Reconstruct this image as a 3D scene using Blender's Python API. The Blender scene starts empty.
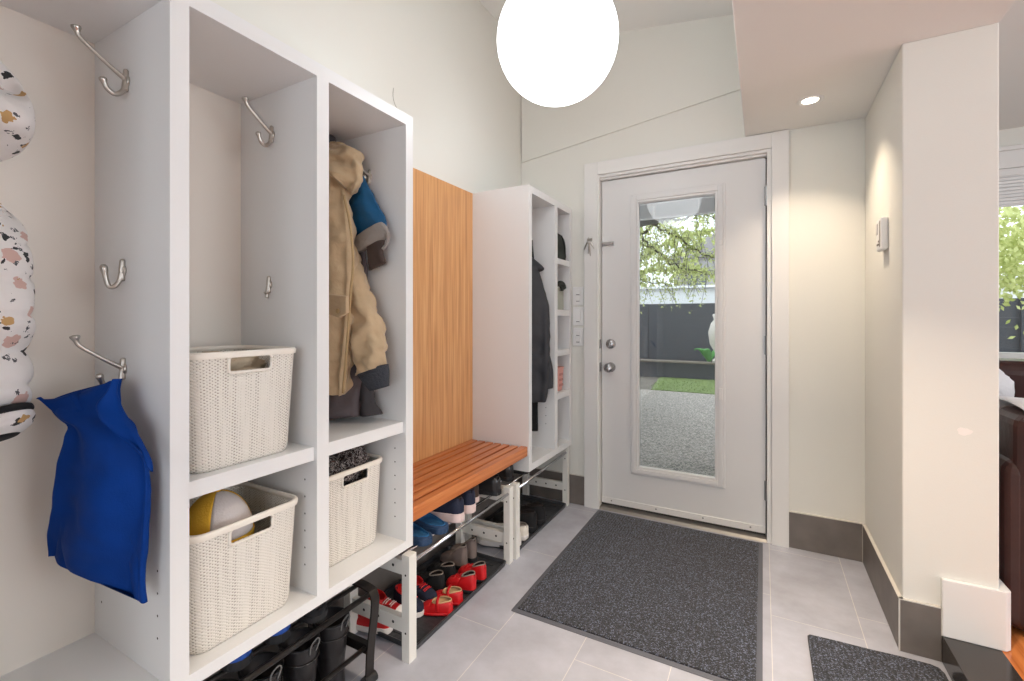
import bpy, bmesh, math, random
from mathutils import Vector, Matrix, noise
random.seed(7)
S = bpy.context.scene
COL = S.collection
PI = math.pi

# ------------------------------------------------------------------ camera, world, lights, exposure
F = 460.0
YAW = math.atan(251 / 460)
CH = 1.18
HY = 320.0
cam = bpy.data.cameras.new('camera')
cam.sensor_width = 36.0
cam.lens = F / 1024 * 36.0
cam.shift_y = -(340.5 - HY) / 1024
cam.clip_start = 0.02
co = bpy.data.objects.new('camera', cam)
co.location = (0, 0, CH)
co.rotation_euler = (PI / 2, 0, YAW)
COL.objects.link(co)
S.camera = co
S.view_settings.view_transform = 'Standard'
S.view_settings.look = 'None'
S.view_settings.use_curve_mapping = False
S.view_settings.gamma = 1
S.view_settings.exposure = 0.40

W = bpy.data.worlds.new('world'); S.world = W; W.use_nodes = True
wn = W.node_tree.nodes
bgn = wn['Background']
bgn.inputs[0].default_value = (0.86, 0.93, 1.0, 1)
bgn.inputs[1].default_value = 2.0


def area(name, loc, rot, sx, sy, power, color, spread=None):
    l = bpy.data.lights.new(name, 'AREA')
    l.shape = 'RECTANGLE'; l.size = sx; l.size_y = sy; l.energy = power; l.color = color
    if spread: l.spread = spread
    o = bpy.data.objects.new(name, l); COL.objects.link(o)
    o.location = loc; o.rotation_euler = rot
    return o


# added fill light, set at a made-up window behind the camera
area('rear_fill', (0.9, -2.12, 1.35), (PI / 2, 0, 0), 2.6, 1.6, 7, (0.80, 0.89, 1.0))
# added fill for daylight from the living room, at an unseen side window
area('side_fill', (3.92, 1.2, 1.5), (0, PI / 2, 0), 1.5, 2.5, 40, (0.88, 0.94, 1.0))
# sky portals in the glazed door and the front window
for nm, lc, sx, sy in (('door_portal', (-0.446, 2.92, 1.09), 0.5, 1.7), ('front_portal', (2.4, 4.68, 1.57), 2.1, 1.4)):
    p_ = area(nm, lc, (-PI / 2, 0, 0), sx, sy, 1, (1, 1, 1))
    p_.data.cycles.is_portal = True


def pxX(x, y, X0):
    r = (x - 512) / F; c, s = math.cos(YAW), math.sin(YAW)
    d = X0 / (r * c - s)
    return Vector((X0, d * (r * s + c), CH - (y - HY) * d / F))


def pxY(x, y, Y0):
    r = (x - 512) / F; c, s = math.cos(YAW), math.sin(YAW)
    d = Y0 / (r * s + c)
    return Vector((d * (r * c - s), Y0, CH - (y - HY) * d / F))


# ------------------------------------------------------------------ materials
def lin(c):
    return tuple(((v / 255) / 12.92 if v / 255 <= 0.04045 else ((v / 255 + 0.055) / 1.055) ** 2.4) for v in c) + (1,)


MATS = {}


def mat(name, col=(200, 200, 200), rough=0.5, metal=0.0, nscale=0, namt=0.0, bump=0.0, bscale=60, spec=0.5, emit=None, estr=0,
        trans=0, alpha=1, stretch=None, sheen=0, col2=None):
    if name in MATS: return MATS[name]
    m = bpy.data.materials.new(name); m.use_nodes = True
    nt = m.node_tree; N = nt.nodes; L = nt.links
    b = N['Principled BSDF']
    b.inputs['Base Color'].default_value = lin(col)
    b.inputs['Roughness'].default_value = rough
    b.inputs['Metallic'].default_value = metal
    b.inputs['Specular IOR Level'].default_value = spec
    if sheen: b.inputs['Sheen Weight'].default_value = sheen
    if emit:
        b.inputs['Emission Color'].default_value = lin(emit); b.inputs['Emission Strength'].default_value = estr
    tc = N.new('ShaderNodeTexCoord')
    vec = tc.outputs['Object']
    if stretch:
        mp = N.new('ShaderNodeMapping'); mp.inputs['Scale'].default_value = stretch
        L.new(vec, mp.inputs[0]); vec = mp.outputs[0]
    if nscale:
        n = N.new('ShaderNodeTexNoise'); n.inputs['Scale'].default_value = nscale; n.inputs['Detail'].default_value = 6
        L.new(vec, n.inputs['Vector'])
        r = N.new('ShaderNodeValToRGB')
        a = lin(col)
        c2 = lin(col2) if col2 else tuple(v * (1 - namt) for v in a[:3]) + (1,)
        r.color_ramp.elements[0].position = 0.35; r.color_ramp.elements[0].color = c2
        r.color_ramp.elements[1].position = 0.65; r.color_ramp.elements[1].color = a
        L.new(n.outputs['Fac'], r.inputs[0]); L.new(r.outputs[0], b.inputs['Base Color'])
    if bump:
        n2 = N.new('ShaderNodeTexNoise'); n2.inputs['Scale'].default_value = bscale; n2.inputs['Detail'].default_value = 4
        L.new(vec, n2.inputs['Vector'])
        bp = N.new('ShaderNodeBump'); bp.inputs['Strength'].default_value = bump; bp.inputs['Distance'].default_value = 0.01
        L.new(n2.outputs['Fac'], bp.inputs['Height']); L.new(bp.outputs[0], b.inputs['Normal'])
    MATS[name] = m
    return m


PAINT = mat('wall_paint', (231, 229, 221), 0.75, nscale=1.2, namt=0.015, bump=0.04, bscale=180)
CEIL = mat('ceiling_paint', (236, 234, 230), 0.8)
LACQ = mat('white_lacquer', (232, 231, 230), 0.38, bump=0.02, bscale=25)
BACKP = mat('cream_back_panel', (228, 220, 210), 0.5)
TRIMW = mat('white_trim', (234, 232, 229), 0.35)
DOORW = mat('white_door_paint', (228, 227, 226), 0.35)
DARKHOLE = mat('pin_hole_dark', (60, 56, 52), 0.8)
GAP = mat('switch_slot_dark', (70, 66, 62), 0.8)  # dark tone of the slots in the switch rockers
NICKEL = mat('brushed_nickel', (190, 184, 176), 0.28, 1.0)
CHROME = mat('chrome', (215, 215, 218), 0.12, 1.0)
BLACKM = mat('black_metal', (58, 54, 52), 0.32, 0.7)
RACKW = mat('white_painted_wood', (232, 229, 222), 0.45)
RUBBER = mat('tray_rubber', (52, 54, 58), 0.35, bump=0.25, bscale=45)
BASEB = mat('grey_tile', (122, 114, 108), 0.45, nscale=9, namt=0.22)
GROUT = mat('light_grout', (205, 200, 192), 0.8)
BLACKST = mat('black_stone', (54, 50, 48), 0.16, nscale=30, namt=0.2)
BEIGE = mat('beige_cotton', (196, 169, 134), 0.9, nscale=9, namt=0.10, bump=0.55, bscale=22, sheen=0.2)
BEIGE_IN = mat('beige_trim', (178, 150, 108), 0.9, bump=0.3, bscale=60)
CHAR = mat('charcoal_cloth', (62, 58, 60), 0.85, bump=0.3, bscale=40)
DGREY = mat('dark_grey_cuff', (58, 60, 66), 0.95, bump=0.6, bscale=150)
PLUMG = mat('grey_plum_cloth', (92, 82, 84), 0.8, bump=0.4, bscale=22)
TEAL = mat('blue_nylon', (10, 88, 134), 0.5, nscale=12, namt=0.25, bump=0.25, bscale=25)
GREYF = mat('grey_lining', (150, 142, 136), 0.95, bump=0.4, bscale=90)
BROWN = mat('brown_lining', (72, 58, 52), 0.9, bump=0.3, bscale=50)
BAGBLUE = mat('royal_blue_fabric', (0, 56, 136), 0.7, nscale=5, namt=0.2, bump=0.12, bscale=300, spec=0.15)
BLACKJ = mat('black_jacket_cloth', (52, 52, 56), 0.55, bump=0.4, bscale=22)
BLACKL = mat('black_leather', (34, 32, 33), 0.32, bump=0.2, bscale=30)
BLACKF = mat('black_felt', (26, 26, 28), 0.9)
SOLEW = mat('white_rubber', (232, 226, 222), 0.5)
SOLEP = mat('pale_pink_rubber', (222, 200, 196), 0.5)
SOLEB = mat('black_rubber', (30, 30, 32), 0.6)
NAVY = mat('navy_canvas', (28, 34, 56), 0.8, bump=0.2, bscale=120)
SLIPB = mat('slipper_blue', (34, 62, 96), 0.6, bump=0.2, bscale=80)
SLIPI = mat('slipper_insole', (44, 112, 168), 0.7, nscale=60, namt=0.45)
RED = mat('red_leather', (206, 24, 30), 0.4, nscale=20, namt=0.12)
TAN = mat('tan_insole', (208, 172, 128), 0.6)
LINE = mat('grey_fleece', (150, 138, 128), 0.95)
DLINE = mat('dark_lining', (48, 42, 42), 0.95)
GREYB = mat('grey_suede', (128, 114, 108), 0.9, bump=0.3, bscale=80)
CREAM = mat('cream_leather', (226, 218, 206), 0.5)
YELL = mat('yellow_cotton', (226, 176, 52), 0.85, bump=0.15, bscale=200)
CAPG = mat('pale_grey_cotton', (214, 206, 204), 0.85, bump=0.15, bscale=200)
PINK = mat('pink_plastic', (226, 164, 152), 0.5)
OLIVE = mat('dark_green_canvas', (52, 56, 50), 0.85, nscale=20, namt=0.3, bump=0.3, bscale=60)
PLAST = mat('white_plastic', (236, 234, 232), 0.35)
PLASTB = mat('basket_plastic', (238, 230, 218), 0.45)
SOFA = mat('brown_leather', (70, 42, 38), 0.3, nscale=6, namt=0.25, bump=0.2, bscale=20)
THROW = mat('white_throw', (236, 234, 236), 0.95, bump=0.5, bscale=60)
GREYTHR = mat('threshold_metal', (150, 146, 140), 0.4, 0.6)
SWEEP = mat('door_sweep_rubber', (60, 54, 50), 0.7)
TIMBER = mat('dark_timber', (74, 76, 82), 0.8, nscale=3, namt=0.25, stretch=(1, 1, 30))
TIMBTOP = mat('weathered_cap', (132, 120, 110), 0.8, nscale=8, namt=0.2)
BARK = mat('bark', (70, 62, 52), 0.9, nscale=12, namt=0.3)
EAVE = mat('eave_grey', (110, 108, 110), 0.8)
STUCCO = mat('white_siding', (250, 250, 250), 0.8)
HOUSEG = mat('grey_siding', (186, 182, 184), 0.8, nscale=2, namt=0.1, stretch=(1, 1, 20))
ROOFG = mat('roof_grey', (160, 154, 156), 0.9)
URN = mat('pale_stone', (214, 206, 196), 0.8)
LEAFBIG = mat('broad_leaf', (96, 168, 84), 0.5)
LOCKM = mat('satin_lock_metal', (180, 180, 182), 0.25, 1.0)
HINGEM = mat('hinge_steel', (150, 150, 150), 0.35, 1.0)


def nodes_of(name):
    m = bpy.data.materials.new(name); m.use_nodes = True
    nt = m.node_tree
    return m, nt, nt.nodes, nt.links, nt.nodes['Principled BSDF']


def make_tile():
    m, nt, N, L, b = nodes_of('floor_tile')
    tc = N.new('ShaderNodeTexCoord')
    sp = N.new('ShaderNodeSeparateXYZ'); L.new(tc.outputs['Object'], sp.inputs[0])
    ax = N.new('ShaderNodeMath'); ax.operation = 'ADD'; ax.inputs[1].default_value = 0.878 + 0.302 * 10
    L.new(sp.outputs[0], ax.inputs[0])
    ay = N.new('ShaderNodeMath'); ay.operation = 'ADD'; ay.inputs[1].default_value = -2.112 + 0.604 * 20
    L.new(sp.outputs[1], ay.inputs[0])
    cb = N.new('ShaderNodeCombineXYZ'); L.new(ay.outputs[0], cb.inputs[0]); L.new(ax.outputs[0], cb.inputs[1])
    br = N.new('ShaderNodeTexBrick')
    br.offset = 0.75; br.offset_frequency = 2; br.squash = 1
    br.inputs['Scale'].default_value = 1
    br.inputs['Brick Width'].default_value = 0.604
    br.inputs['Row Height'].default_value = 0.302
    br.inputs['Mortar Size'].default_value = 0.0012
    br.inputs['Mortar Smooth'].default_value = 0.1
    br.inputs['Color1'].default_value = lin((186, 188, 199)); br.inputs['Color2'].default_value = lin((180, 182, 193))
    br.inputs['Mortar'].default_value = lin((220, 217, 212))
    L.new(cb.outputs[0], br.inputs['Vector'])
    n = N.new('ShaderNodeTexNoise'); n.inputs['Scale'].default_value = 5; n.inputs['Detail'].default_value = 8; n.inputs['Roughness'].default_value = 0.6
    L.new(tc.outputs['Object'], n.inputs['Vector'])
    r = N.new('ShaderNodeValToRGB')
    r.color_ramp.elements[0].position = 0.3; r.color_ramp.elements[0].color = (0.80, 0.79, 0.78, 1)
    r.color_ramp.elements[1].position = 0.7; r.color_ramp.elements[1].color = (1.05, 1.05, 1.05, 1)
    L.new(n.outputs['Fac'], r.inputs[0])
    mx = N.new('ShaderNodeMix'); mx.data_type = 'RGBA'; mx.blend_type = 'MULTIPLY'; mx.inputs[0].default_value = 1
    L.new(br.outputs['Color'], mx.inputs[6]); L.new(r.outputs[0], mx.inputs[7])
    L.new(mx.outputs[2], b.inputs['Base Color'])
    b.inputs['Roughness'].default_value = 0.27
    bp = N.new('ShaderNodeBump'); bp.invert = True; bp.inputs['Strength'].default_value = 0.3; bp.inputs['Distance'].default_value = 0.002
    L.new(br.outputs['Fac'], bp.inputs['Height']); L.new(bp.outputs[0], b.inputs['Normal'])
    return m


def make_wood(name, c1, c2, c3, along, rough=0.35, scale=1.0):
    """stripes running along the given axis (0 x,1 y,2 z)"""
    m, nt, N, L, b = nodes_of(name)
    tc = N.new('ShaderNodeTexCoord')
    mp = N.new('ShaderNodeMapping')
    sc = [26 * scale] * 3; sc[along] = 0.7 * scale
    mp.inputs['Scale'].default_value = sc
    L.new(tc.outputs['Object'], mp.inputs[0])
    n = N.new('ShaderNodeTexNoise'); n.inputs['Scale'].default_value = 3.2; n.inputs['Detail'].default_value = 6; n.inputs['Distortion'].default_value = 0.6
    L.new(mp.outputs[0], n.inputs['Vector'])
    r = N.new('ShaderNodeValToRGB')
    e = r.color_ramp.elements
    e[0].position = 0.3; e[0].color = lin(c1); e[1].position = 0.72; e[1].color = lin(c3)
    x = e.new(0.5); x.color = lin(c2)
    L.new(n.outputs['Fac'], r.inputs[0]); L.new(r.outputs[0], b.inputs['Base Color'])
    b.inputs['Roughness'].default_value = rough
    b.inputs['Coat Weight'].default_value = 0.25; b.inputs['Coat Roughness'].default_value = 0.15
    return m


def make_mat_pile(name='charcoal_pile', base=(15, 16, 21), fleck=(122, 130, 152)):
    m, nt, N, L, b = nodes_of(name)
    tc = N.new('ShaderNodeTexCoord')
    v = N.new('ShaderNodeTexVoronoi'); v.inputs['Scale'].default_value = 290
    L.new(tc.outputs['Object'], v.inputs['Vector'])
    sep = N.new('ShaderNodeSeparateColor'); L.new(v.outputs['Color'], sep.inputs[0])
    r = N.new('ShaderNodeValToRGB'); e = r.color_ramp.elements
    e[0].position = 0.45; e[0].color = lin(base); e[1].position = 1.0; e[1].color = lin(fleck)
    x = e.new(0.75); x.color = lin(tuple(int(a * 0.7 + f * 0.3) for a, f in zip(base, fleck)))
    L.new(sep.outputs[0], r.inputs[0]); L.new(r.outputs[0], b.inputs['Base Color'])
    b.inputs['Roughness'].default_value = 0.95
    b.inputs['Sheen Weight'].default_value = 0.25
    w = N.new('ShaderNodeTexWave'); w.inputs['Scale'].default_value = 22; w.bands_direction = 'X'; w.inputs['Distortion'].default_value = 0.6
    L.new(tc.outputs['Object'], w.inputs['Vector'])
    bp = N.new('ShaderNodeBump'); bp.inputs['Strength'].default_value = 0.5; bp.inputs['Distance'].default_value = 0.004
    ad = N.new('ShaderNodeMath'); ad.operation = 'ADD'; L.new(w.outputs['Fac'], ad.inputs[0]); L.new(sep.outputs[1], ad.inputs[1])
    L.new(ad.outputs[0], bp.inputs['Height']); L.new(bp.outputs[0], b.inputs['Normal'])
    return m


def make_knit():
    """woven plastic texture: u around, v up, both in metres"""
    m, nt, N, L, b = nodes_of('woven_plastic')
    uv = N.new('ShaderNodeUVMap')
    nz = N.new('ShaderNodeTexNoise'); nz.inputs['Scale'].default_value = 110; nz.inputs['Detail'].default_value = 2
    L.new(uv.outputs[0], nz.inputs['Vector'])
    mx0 = N.new('ShaderNodeMix'); mx0.data_type = 'VECTOR'; mx0.inputs[0].default_value = 0.0035
    L.new(uv.outputs[0], mx0.inputs[4]); L.new(nz.outputs['Color'], mx0.inputs[5])
    sp = N.new('ShaderNodeSeparateXYZ'); L.new(mx0.outputs[1], sp.inputs[0])

    def wave(sock, period):
        a = N.new('ShaderNodeMath'); a.operation = 'MULTIPLY'; a.inputs[1].default_value = 2 * PI / period; L.new(sock, a.inputs[0])
        q = N.new('ShaderNodeMath'); q.operation = 'SINE'; L.new(a.outputs[0], q.inputs[0]); return q.outputs[0]
    wu, wv = wave(sp.outputs[0], 0.0125), wave(sp.outputs[1], 0.0075)
    pr = N.new('ShaderNodeMath'); pr.operation = 'MULTIPLY'; L.new(wu, pr.inputs[0]); L.new(wv, pr.inputs[1])
    # strength varies column by column
    mp = N.new('ShaderNodeMapping'); mp.inputs['Scale'].default_value = (1, 0.05, 1); L.new(uv.outputs[0], mp.inputs[0])
    n2 = N.new('ShaderNodeTexNoise'); n2.inputs['Scale'].default_value = 70; n2.inputs['Detail'].default_value = 1; L.new(mp.outputs[0], n2.inputs['Vector'])
    th = N.new('ShaderNodeMapRange'); th.inputs[1].default_value = 0.35; th.inputs[2].default_value = 0.65; th.inputs[3].default_value = 1.05; th.inputs[4].default_value = 0.35
    L.new(n2.outputs['Fac'], th.inputs[0])
    gt = N.new('ShaderNodeMath'); gt.operation = 'GREATER_THAN'; L.new(pr.outputs[0], gt.inputs[0]); L.new(th.outputs[0], gt.inputs[1])
    mx = N.new('ShaderNodeMix'); mx.data_type = 'RGBA'
    mx.inputs[6].default_value = lin((233, 227, 217)); mx.inputs[7].default_value = lin((168, 156, 142))
    L.new(gt.outputs[0], mx.inputs[0]); L.new(mx.outputs[2], b.inputs['Base Color'])
    b.inputs['Roughness'].default_value = 0.5
    bp = N.new('ShaderNodeBump'); bp.invert = True; bp.inputs['Strength'].default_value = 0.5; bp.inputs['Distance'].default_value = 0.0015
    L.new(pr.outputs[0], bp.inputs['Height']); L.new(bp.outputs[0], b.inputs['Normal'])
    return m


def make_print():
    """white quilted cloth with small scattered dark, pink and ochre motifs"""
    m, nt, N, L, b = nodes_of('printed_cotton')
    tc = N.new('ShaderNodeTexCoord')
    base = lin((240, 235, 232))
    last = None
    prev = base
    for sc, thr, col, sz in ((30, 0.68, (52, 52, 54), 0.28), (22, 0.62, (218, 182, 172), 0.34), (28, 0.72, (200, 160, 106), 0.28), (56, 0.62, (84, 84, 88), 0.28)):
        dn = N.new('ShaderNodeTexNoise'); dn.inputs['Scale'].default_value = sc * 3
        L.new(tc.outputs['Object'], dn.inputs['Vector'])
        mxv = N.new('ShaderNodeMix'); mxv.data_type = 'VECTOR'; mxv.inputs[0].default_value = 0.022
        L.new(tc.outputs['Object'], mxv.inputs[4]); L.new(dn.outputs['Color'], mxv.inputs[5])
        v = N.new('ShaderNodeTexVoronoi'); v.inputs['Scale'].default_value = sc
        L.new(mxv.outputs[1], v.inputs['Vector'])
        lt = N.new('ShaderNodeMath'); lt.operation = 'LESS_THAN'; lt.inputs[1].default_value = sz
        L.new(v.outputs['Distance'], lt.inputs[0])
        sep = N.new('ShaderNodeSeparateColor'); L.new(v.outputs['Color'], sep.inputs[0])
        gt = N.new('ShaderNodeMath'); gt.operation = 'GREATER_THAN'; gt.inputs[1].default_value = thr
        L.new(sep.outputs[0], gt.inputs[0])
        mu = N.new('ShaderNodeMath'); mu.operation = 'MULTIPLY'; L.new(lt.outputs[0], mu.inputs[0]); L.new(gt.outputs[0], mu.inputs[1])
        mx = N.new('ShaderNodeMix'); mx.data_type = 'RGBA'
        if last is None: mx.inputs[6].default_value = base
        else: L.new(last, mx.inputs[6])
        mx.inputs[7].default_value = lin(col)
        L.new(mu.outputs[0], mx.inputs[0]); last = mx.outputs[2]
    L.new(last, b.inputs['Base Color'])
    b.inputs['Roughness'].default_value = 0.75
    n2 = N.new('ShaderNodeTexNoise'); n2.inputs['Scale'].default_value = 30
    L.new(tc.outputs['Object'], n2.inputs['Vector'])
    bp = N.new('ShaderNodeBump'); bp.inputs['Strength'].default_value = 0.4; bp.inputs['Distance'].default_value = 0.01
    L.new(n2.outputs['Fac'], bp.inputs['Height']); L.new(bp.outputs[0], b.inputs['Normal'])
    return m


def make_nordic():
    m, nt, N, L, b = nodes_of('patterned_knit')
    tc = N.new('ShaderNodeTexCoord')
    v = N.new('ShaderNodeTexVoronoi'); v.inputs['Scale'].default_value = 58; v.feature = 'DISTANCE_TO_EDGE'
    dn = N.new('ShaderNodeTexNoise'); dn.inputs['Scale'].default_value = 120; L.new(tc.outputs['Object'], dn.inputs['Vector'])
    mv = N.new('ShaderNodeMix'); mv.data_type = 'VECTOR'; mv.inputs[0].default_value = 0.03
    L.new(tc.outputs['Object'], mv.inputs[4]); L.new(dn.outputs['Color'], mv.inputs[5]); L.new(mv.outputs[1], v.inputs['Vector'])
    r = N.new('ShaderNodeValToRGB'); e = r.color_ramp.elements
    r.color_ramp.interpolation = 'CONSTANT'
    e[0].position = 0.0; e[0].color = lin((172, 162, 156)); e[1].position = 0.06; e[1].color = lin((44, 34, 34))
    x = e.new(0.34); x.color = lin((110, 84, 76))
    L.new(v.outputs['Distance'], r.inputs[0]); L.new(r.outputs[0], b.inputs['Base Color'])
    b.inputs['Roughness'].default_value = 1
    n2 = N.new('ShaderNodeTexNoise'); n2.inputs['Scale'].default_value = 160
    L.new(tc.outputs['Object'], n2.inputs['Vector'])
    bp = N.new('ShaderNodeBump'); bp.inputs['Strength'].default_value = 0.8
    bp.inputs['Distance'].default_value = 0.01
    L.new(n2.outputs['Fac'], bp.inputs['Height']); L.new(bp.outputs[0], b.inputs['Normal'])
    return m


def make_leaf():
    m, nt, N, L, b = nodes_of('spring_leaf')
    out = N['Material Output']
    tc = N.new('ShaderNodeTexCoord')
    n = N.new('ShaderNodeTexNoise'); n.inputs['Scale'].default_value = 6
    L.new(tc.outputs['Object'], n.inputs['Vector'])
    r = N.new('ShaderNodeValToRGB'); e = r.color_ramp.elements
    e[0].position = 0.35; e[0].color = lin((168, 178, 104)); e[1].position = 0.65; e[1].color = lin((228, 232, 170))
    L.new(n.outputs['Fac'], r.inputs[0])
    d = N.new('ShaderNodeBsdfDiffuse'); t = N.new('ShaderNodeBsdfTranslucent')
    L.new(r.outputs[0], d.inputs[0]); L.new(r.outputs[0], t.inputs[0])
    mx = N.new('ShaderNodeMixShader'); mx.inputs[0].default_value = 0.5
    L.new(d.outputs[0], mx.inputs[1]); L.new(t.outputs[0], mx.inputs[2]); L.new(mx.outputs[0], out.inputs[0])
    return m


def make_glass():
    m, nt, N, L, b = nodes_of('clear_pane')
    out = N['Material Output']
    t = N.new('ShaderNodeBsdfTransparent'); t.inputs[0].default_value = (0.97, 0.98, 0.98, 1)
    g = N.new('ShaderNodeBsdfGlossy'); g.inputs['Roughness'].default_value = 0.02
    fr = N.new('ShaderNodeFresnel'); fr.inputs[0].default_value = 1.45
    mx = N.new('ShaderNodeMixShader')
    L.new(fr.outputs[0], mx.inputs[0]); L.new(t.outputs[0], mx.inputs[1]); L.new(g.outputs[0], mx.inputs[2]); L.new(mx.outputs[0], out.inputs[0])
    return m


def make_speckle(name, cols, scale):
    m, nt, N, L, b = nodes_of(name)
    tc = N.new('ShaderNodeTexCoord')
    v = N.new('ShaderNodeTexVoronoi'); v.inputs['Scale'].default_value = scale
    L.new(tc.outputs['Object'], v.inputs['Vector'])
    sep = N.new('ShaderNodeSeparateColor'); L.new(v.outputs['Color'], sep.inputs[0])
    r = N.new('ShaderNodeValToRGB'); e = r.color_ramp.elements
    e[0].position = 0.1; e[0].color = lin(cols[0]); e[1].position = 0.9; e[1].color = lin(cols[1])
    L.new(sep.outputs[0], r.inputs[0]); L.new(r.outputs[0], b.inputs['Base Color'])
    b.inputs['Roughness'].default_value = 0.9
    return m


TILE = make_tile()
WOODV = make_wood('teak_panel', (190, 132, 80), (214, 156, 100), (228, 176, 122), 2, 0.4)
WOODB = make_wood('teak_slat', (172, 94, 48), (200, 118, 66), (216, 140, 86), 1, 0.32)
WOODF = make_wood('orange_floorboards', (176, 98, 48), (206, 124, 66), (220, 142, 82), 1, 0.25, 0.5)
PILE = make_mat_pile()
KNIT = make_knit()
PRINT = make_print()
NORDIC = make_nordic()
LEAF = make_leaf()
GLASS = make_glass()
PATIO = make_speckle('exposed_aggregate', ((112, 106, 100), (196, 186, 176)), 85)
LAWN = make_speckle('grass_blades', ((84, 104, 52), (136, 152, 88)), 40)
GLOBE = mat('lit_opal_glass', (250, 250, 246), 0.4, emit=(247, 251, 255), estr=4.0)
LED = mat('lit_downlight', (255, 255, 250), 0.4, emit=(255, 244, 226), estr=6)

# ------------------------------------------------------------------ mesh helpers
ORG = {}


class MB:
    def __init__(s):
        s.v = []; s.f = []; s.mi = []; s.uv = {}

    def add(s, vs, fs, m=0):
        o = len(s.v); s.v += [tuple(v) for v in vs]
        for f in fs: s.f.append(tuple(i + o for i in f)); s.mi.append(m)
        return o

    def box(s, x0, x1, y0, y1, z0, z1, m=0):
        x0, x1 = sorted((x0, x1)); y0, y1 = sorted((y0, y1)); z0, z1 = sorted((z0, z1))
        s.add([(x0, y0, z0), (x1, y0, z0), (x1, y1, z0), (x0, y1, z0), (x0, y0, z1), (x1, y0, z1), (x1, y1, z1), (x0, y1, z1)],
              [(0, 3, 2, 1), (4, 5, 6, 7), (0, 1, 5, 4), (1, 2, 6, 5), (2, 3, 7, 6), (3, 0, 4, 7)], m)
        return s

    def prism(s, poly, a0, a1, axis='z', m=0):
        n = len(poly)

        def P(p, a):
            return (p[0], p[1], a) if axis == 'z' else ((p[0], a, p[1]) if axis == 'y' else (a, p[0], p[1]))
        vs = [P(p, a0) for p in poly] + [P(p, a1) for p in poly]
        fs = [tuple(range(n))[::-1], tuple(range(n, 2 * n))] + [(i, (i + 1) % n, n + (i + 1) % n, n + i) for i in range(n)]
        s.add(vs, fs, m); return s

    def tube(s, pts, r, n=10, m=0, flat=None):
        pts = [Vector(p) for p in pts]; k = len(pts)
        rs = r if isinstance(r, (list, tuple)) else [r] * k
        T = [(pts[min(i + 1, k - 1)] - pts[max(i - 1, 0)]).normalized() for i in range(k)]
        up = Vector((0, 0, 1)) if abs(T[0].z) < 0.9 else Vector((1, 0, 0))
        nrm = (up - T[0] * up.dot(T[0])).normalized()
        vs = []
        for i in range(k):
            nrm = (nrm - T[i] * nrm.dot(T[i])).normalized(); bi = T[i].cross(nrm)
            for j in range(n):
                a = 2 * PI * j / n
                ca, sa = math.cos(a), math.sin(a)
                if flat: sa *= flat
                vs.append(pts[i] + (nrm * ca + bi * sa) * rs[i])
        fs = [(i * n + j, i * n + (j + 1) % n, (i + 1) * n + (j + 1) % n, (i + 1) * n + j) for i in range(k - 1) for j in range(n)]
        fs += [tuple(range(n))[::-1], tuple((k - 1) * n + j for j in range(n))]
        s.add(vs, fs, m); return s

    def lathe(s, prof, c, axis='z', n=32, m=0, sx=1, sy=1):
        vs = []
        c = Vector(c)
        for r, h in prof:
            for j in range(n):
                a = 2 * PI * j / n; x, y = r * math.cos(a) * sx, r * math.sin(a) * sy
                vs.append(c + (Vector((x, y, h)) if axis == 'z' else (Vector((x, h, y)) if axis == 'y' else Vector((h, x, y)))))
        k = len(prof)
        fs = [(i * n + j, i * n + (j + 1) % n, (i + 1) * n + (j + 1) % n, (i + 1) * n + j) for i in range(k - 1) for j in range(n)]
        fs += [tuple(range(n))[::-1], tuple((k - 1) * n + j for j in range(n))]
        s.add(vs, fs, m); return s

    def loft(s, rings, cap=True, m=0, closed=True):
        n = len(rings[0]); vs = [p for r in rings for p in r]; k = len(rings)
        J = n if closed else n - 1
        fs = [(i * n + j, i * n + (j + 1) % n, (i + 1) * n + (j + 1) % n, (i + 1) * n + j) for i in range(k - 1) for j in range(J)]
        if cap and closed: fs += [tuple(range(n))[::-1], tuple((k - 1) * n + j for j in range(n))]
        s.add(vs, fs, m); return s

    def build(s, name, mats, parent=None, bevel=0, smooth=False, subsurf=0, solid=0, origin=None, label=None, angle=None, seg=2):
        me = bpy.data.meshes.new(name)
        if parent is not None: o0 = ORG[parent]
        else: o0 = Vector(origin) if origin is not None else Vector((0, 0, 0))
        me.from_pydata([tuple(Vector(v) - o0) for v in s.v], [], s.f)
        if not isinstance(mats, (list, tuple)): mats = [mats]
        for m in mats: me.materials.append(m)
        for p, mi in zip(me.polygons, s.mi): p.material_index = mi; p.use_smooth = smooth
        bm = bmesh.new(); bm.from_mesh(me); bmesh.ops.recalc_face_normals(bm, faces=bm.faces); bm.to_mesh(me); bm.free()
        o = bpy.data.objects.new(name, me); COL.objects.link(o)
        if parent is not None:
            o.parent = parent
        else:
            o.location = o0
        ORG[o] = o0
        if solid:
            md = o.modifiers.new('solid', 'SOLIDIFY'); md.thickness = solid; md.offset = -1
        if bevel:
            md = o.modifiers.new('bevel', 'BEVEL'); md.width = bevel; md.segments = seg; md.limit_method = 'ANGLE'; md.angle_limit = math.radians(40)
        if subsurf:
            md = o.modifiers.new('sub', 'SUBSURF'); md.levels = subsurf; md.render_levels = subsurf
        if label: o['label'] = label
        return o


def thing(name, label, cat, loc=(0, 0, 0), group=None):
    o = bpy.data.objects.new(name, None); COL.objects.link(o)
    o.empty_display_size = 0.05
    o.location = loc; ORG[o] = Vector(loc)
    o['label'] = label; o['category'] = cat
    if group: o['group'] = group
    return o


def tag(o, label, cat, group=None, kind=None):
    o['label'] = label; o['category'] = cat
    if group: o['group'] = group
    if kind: o['kind'] = kind
    return o


def struct(o, label=None):
    o['kind'] = 'structure'
    if label: o['label'] = label
    return o


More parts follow.
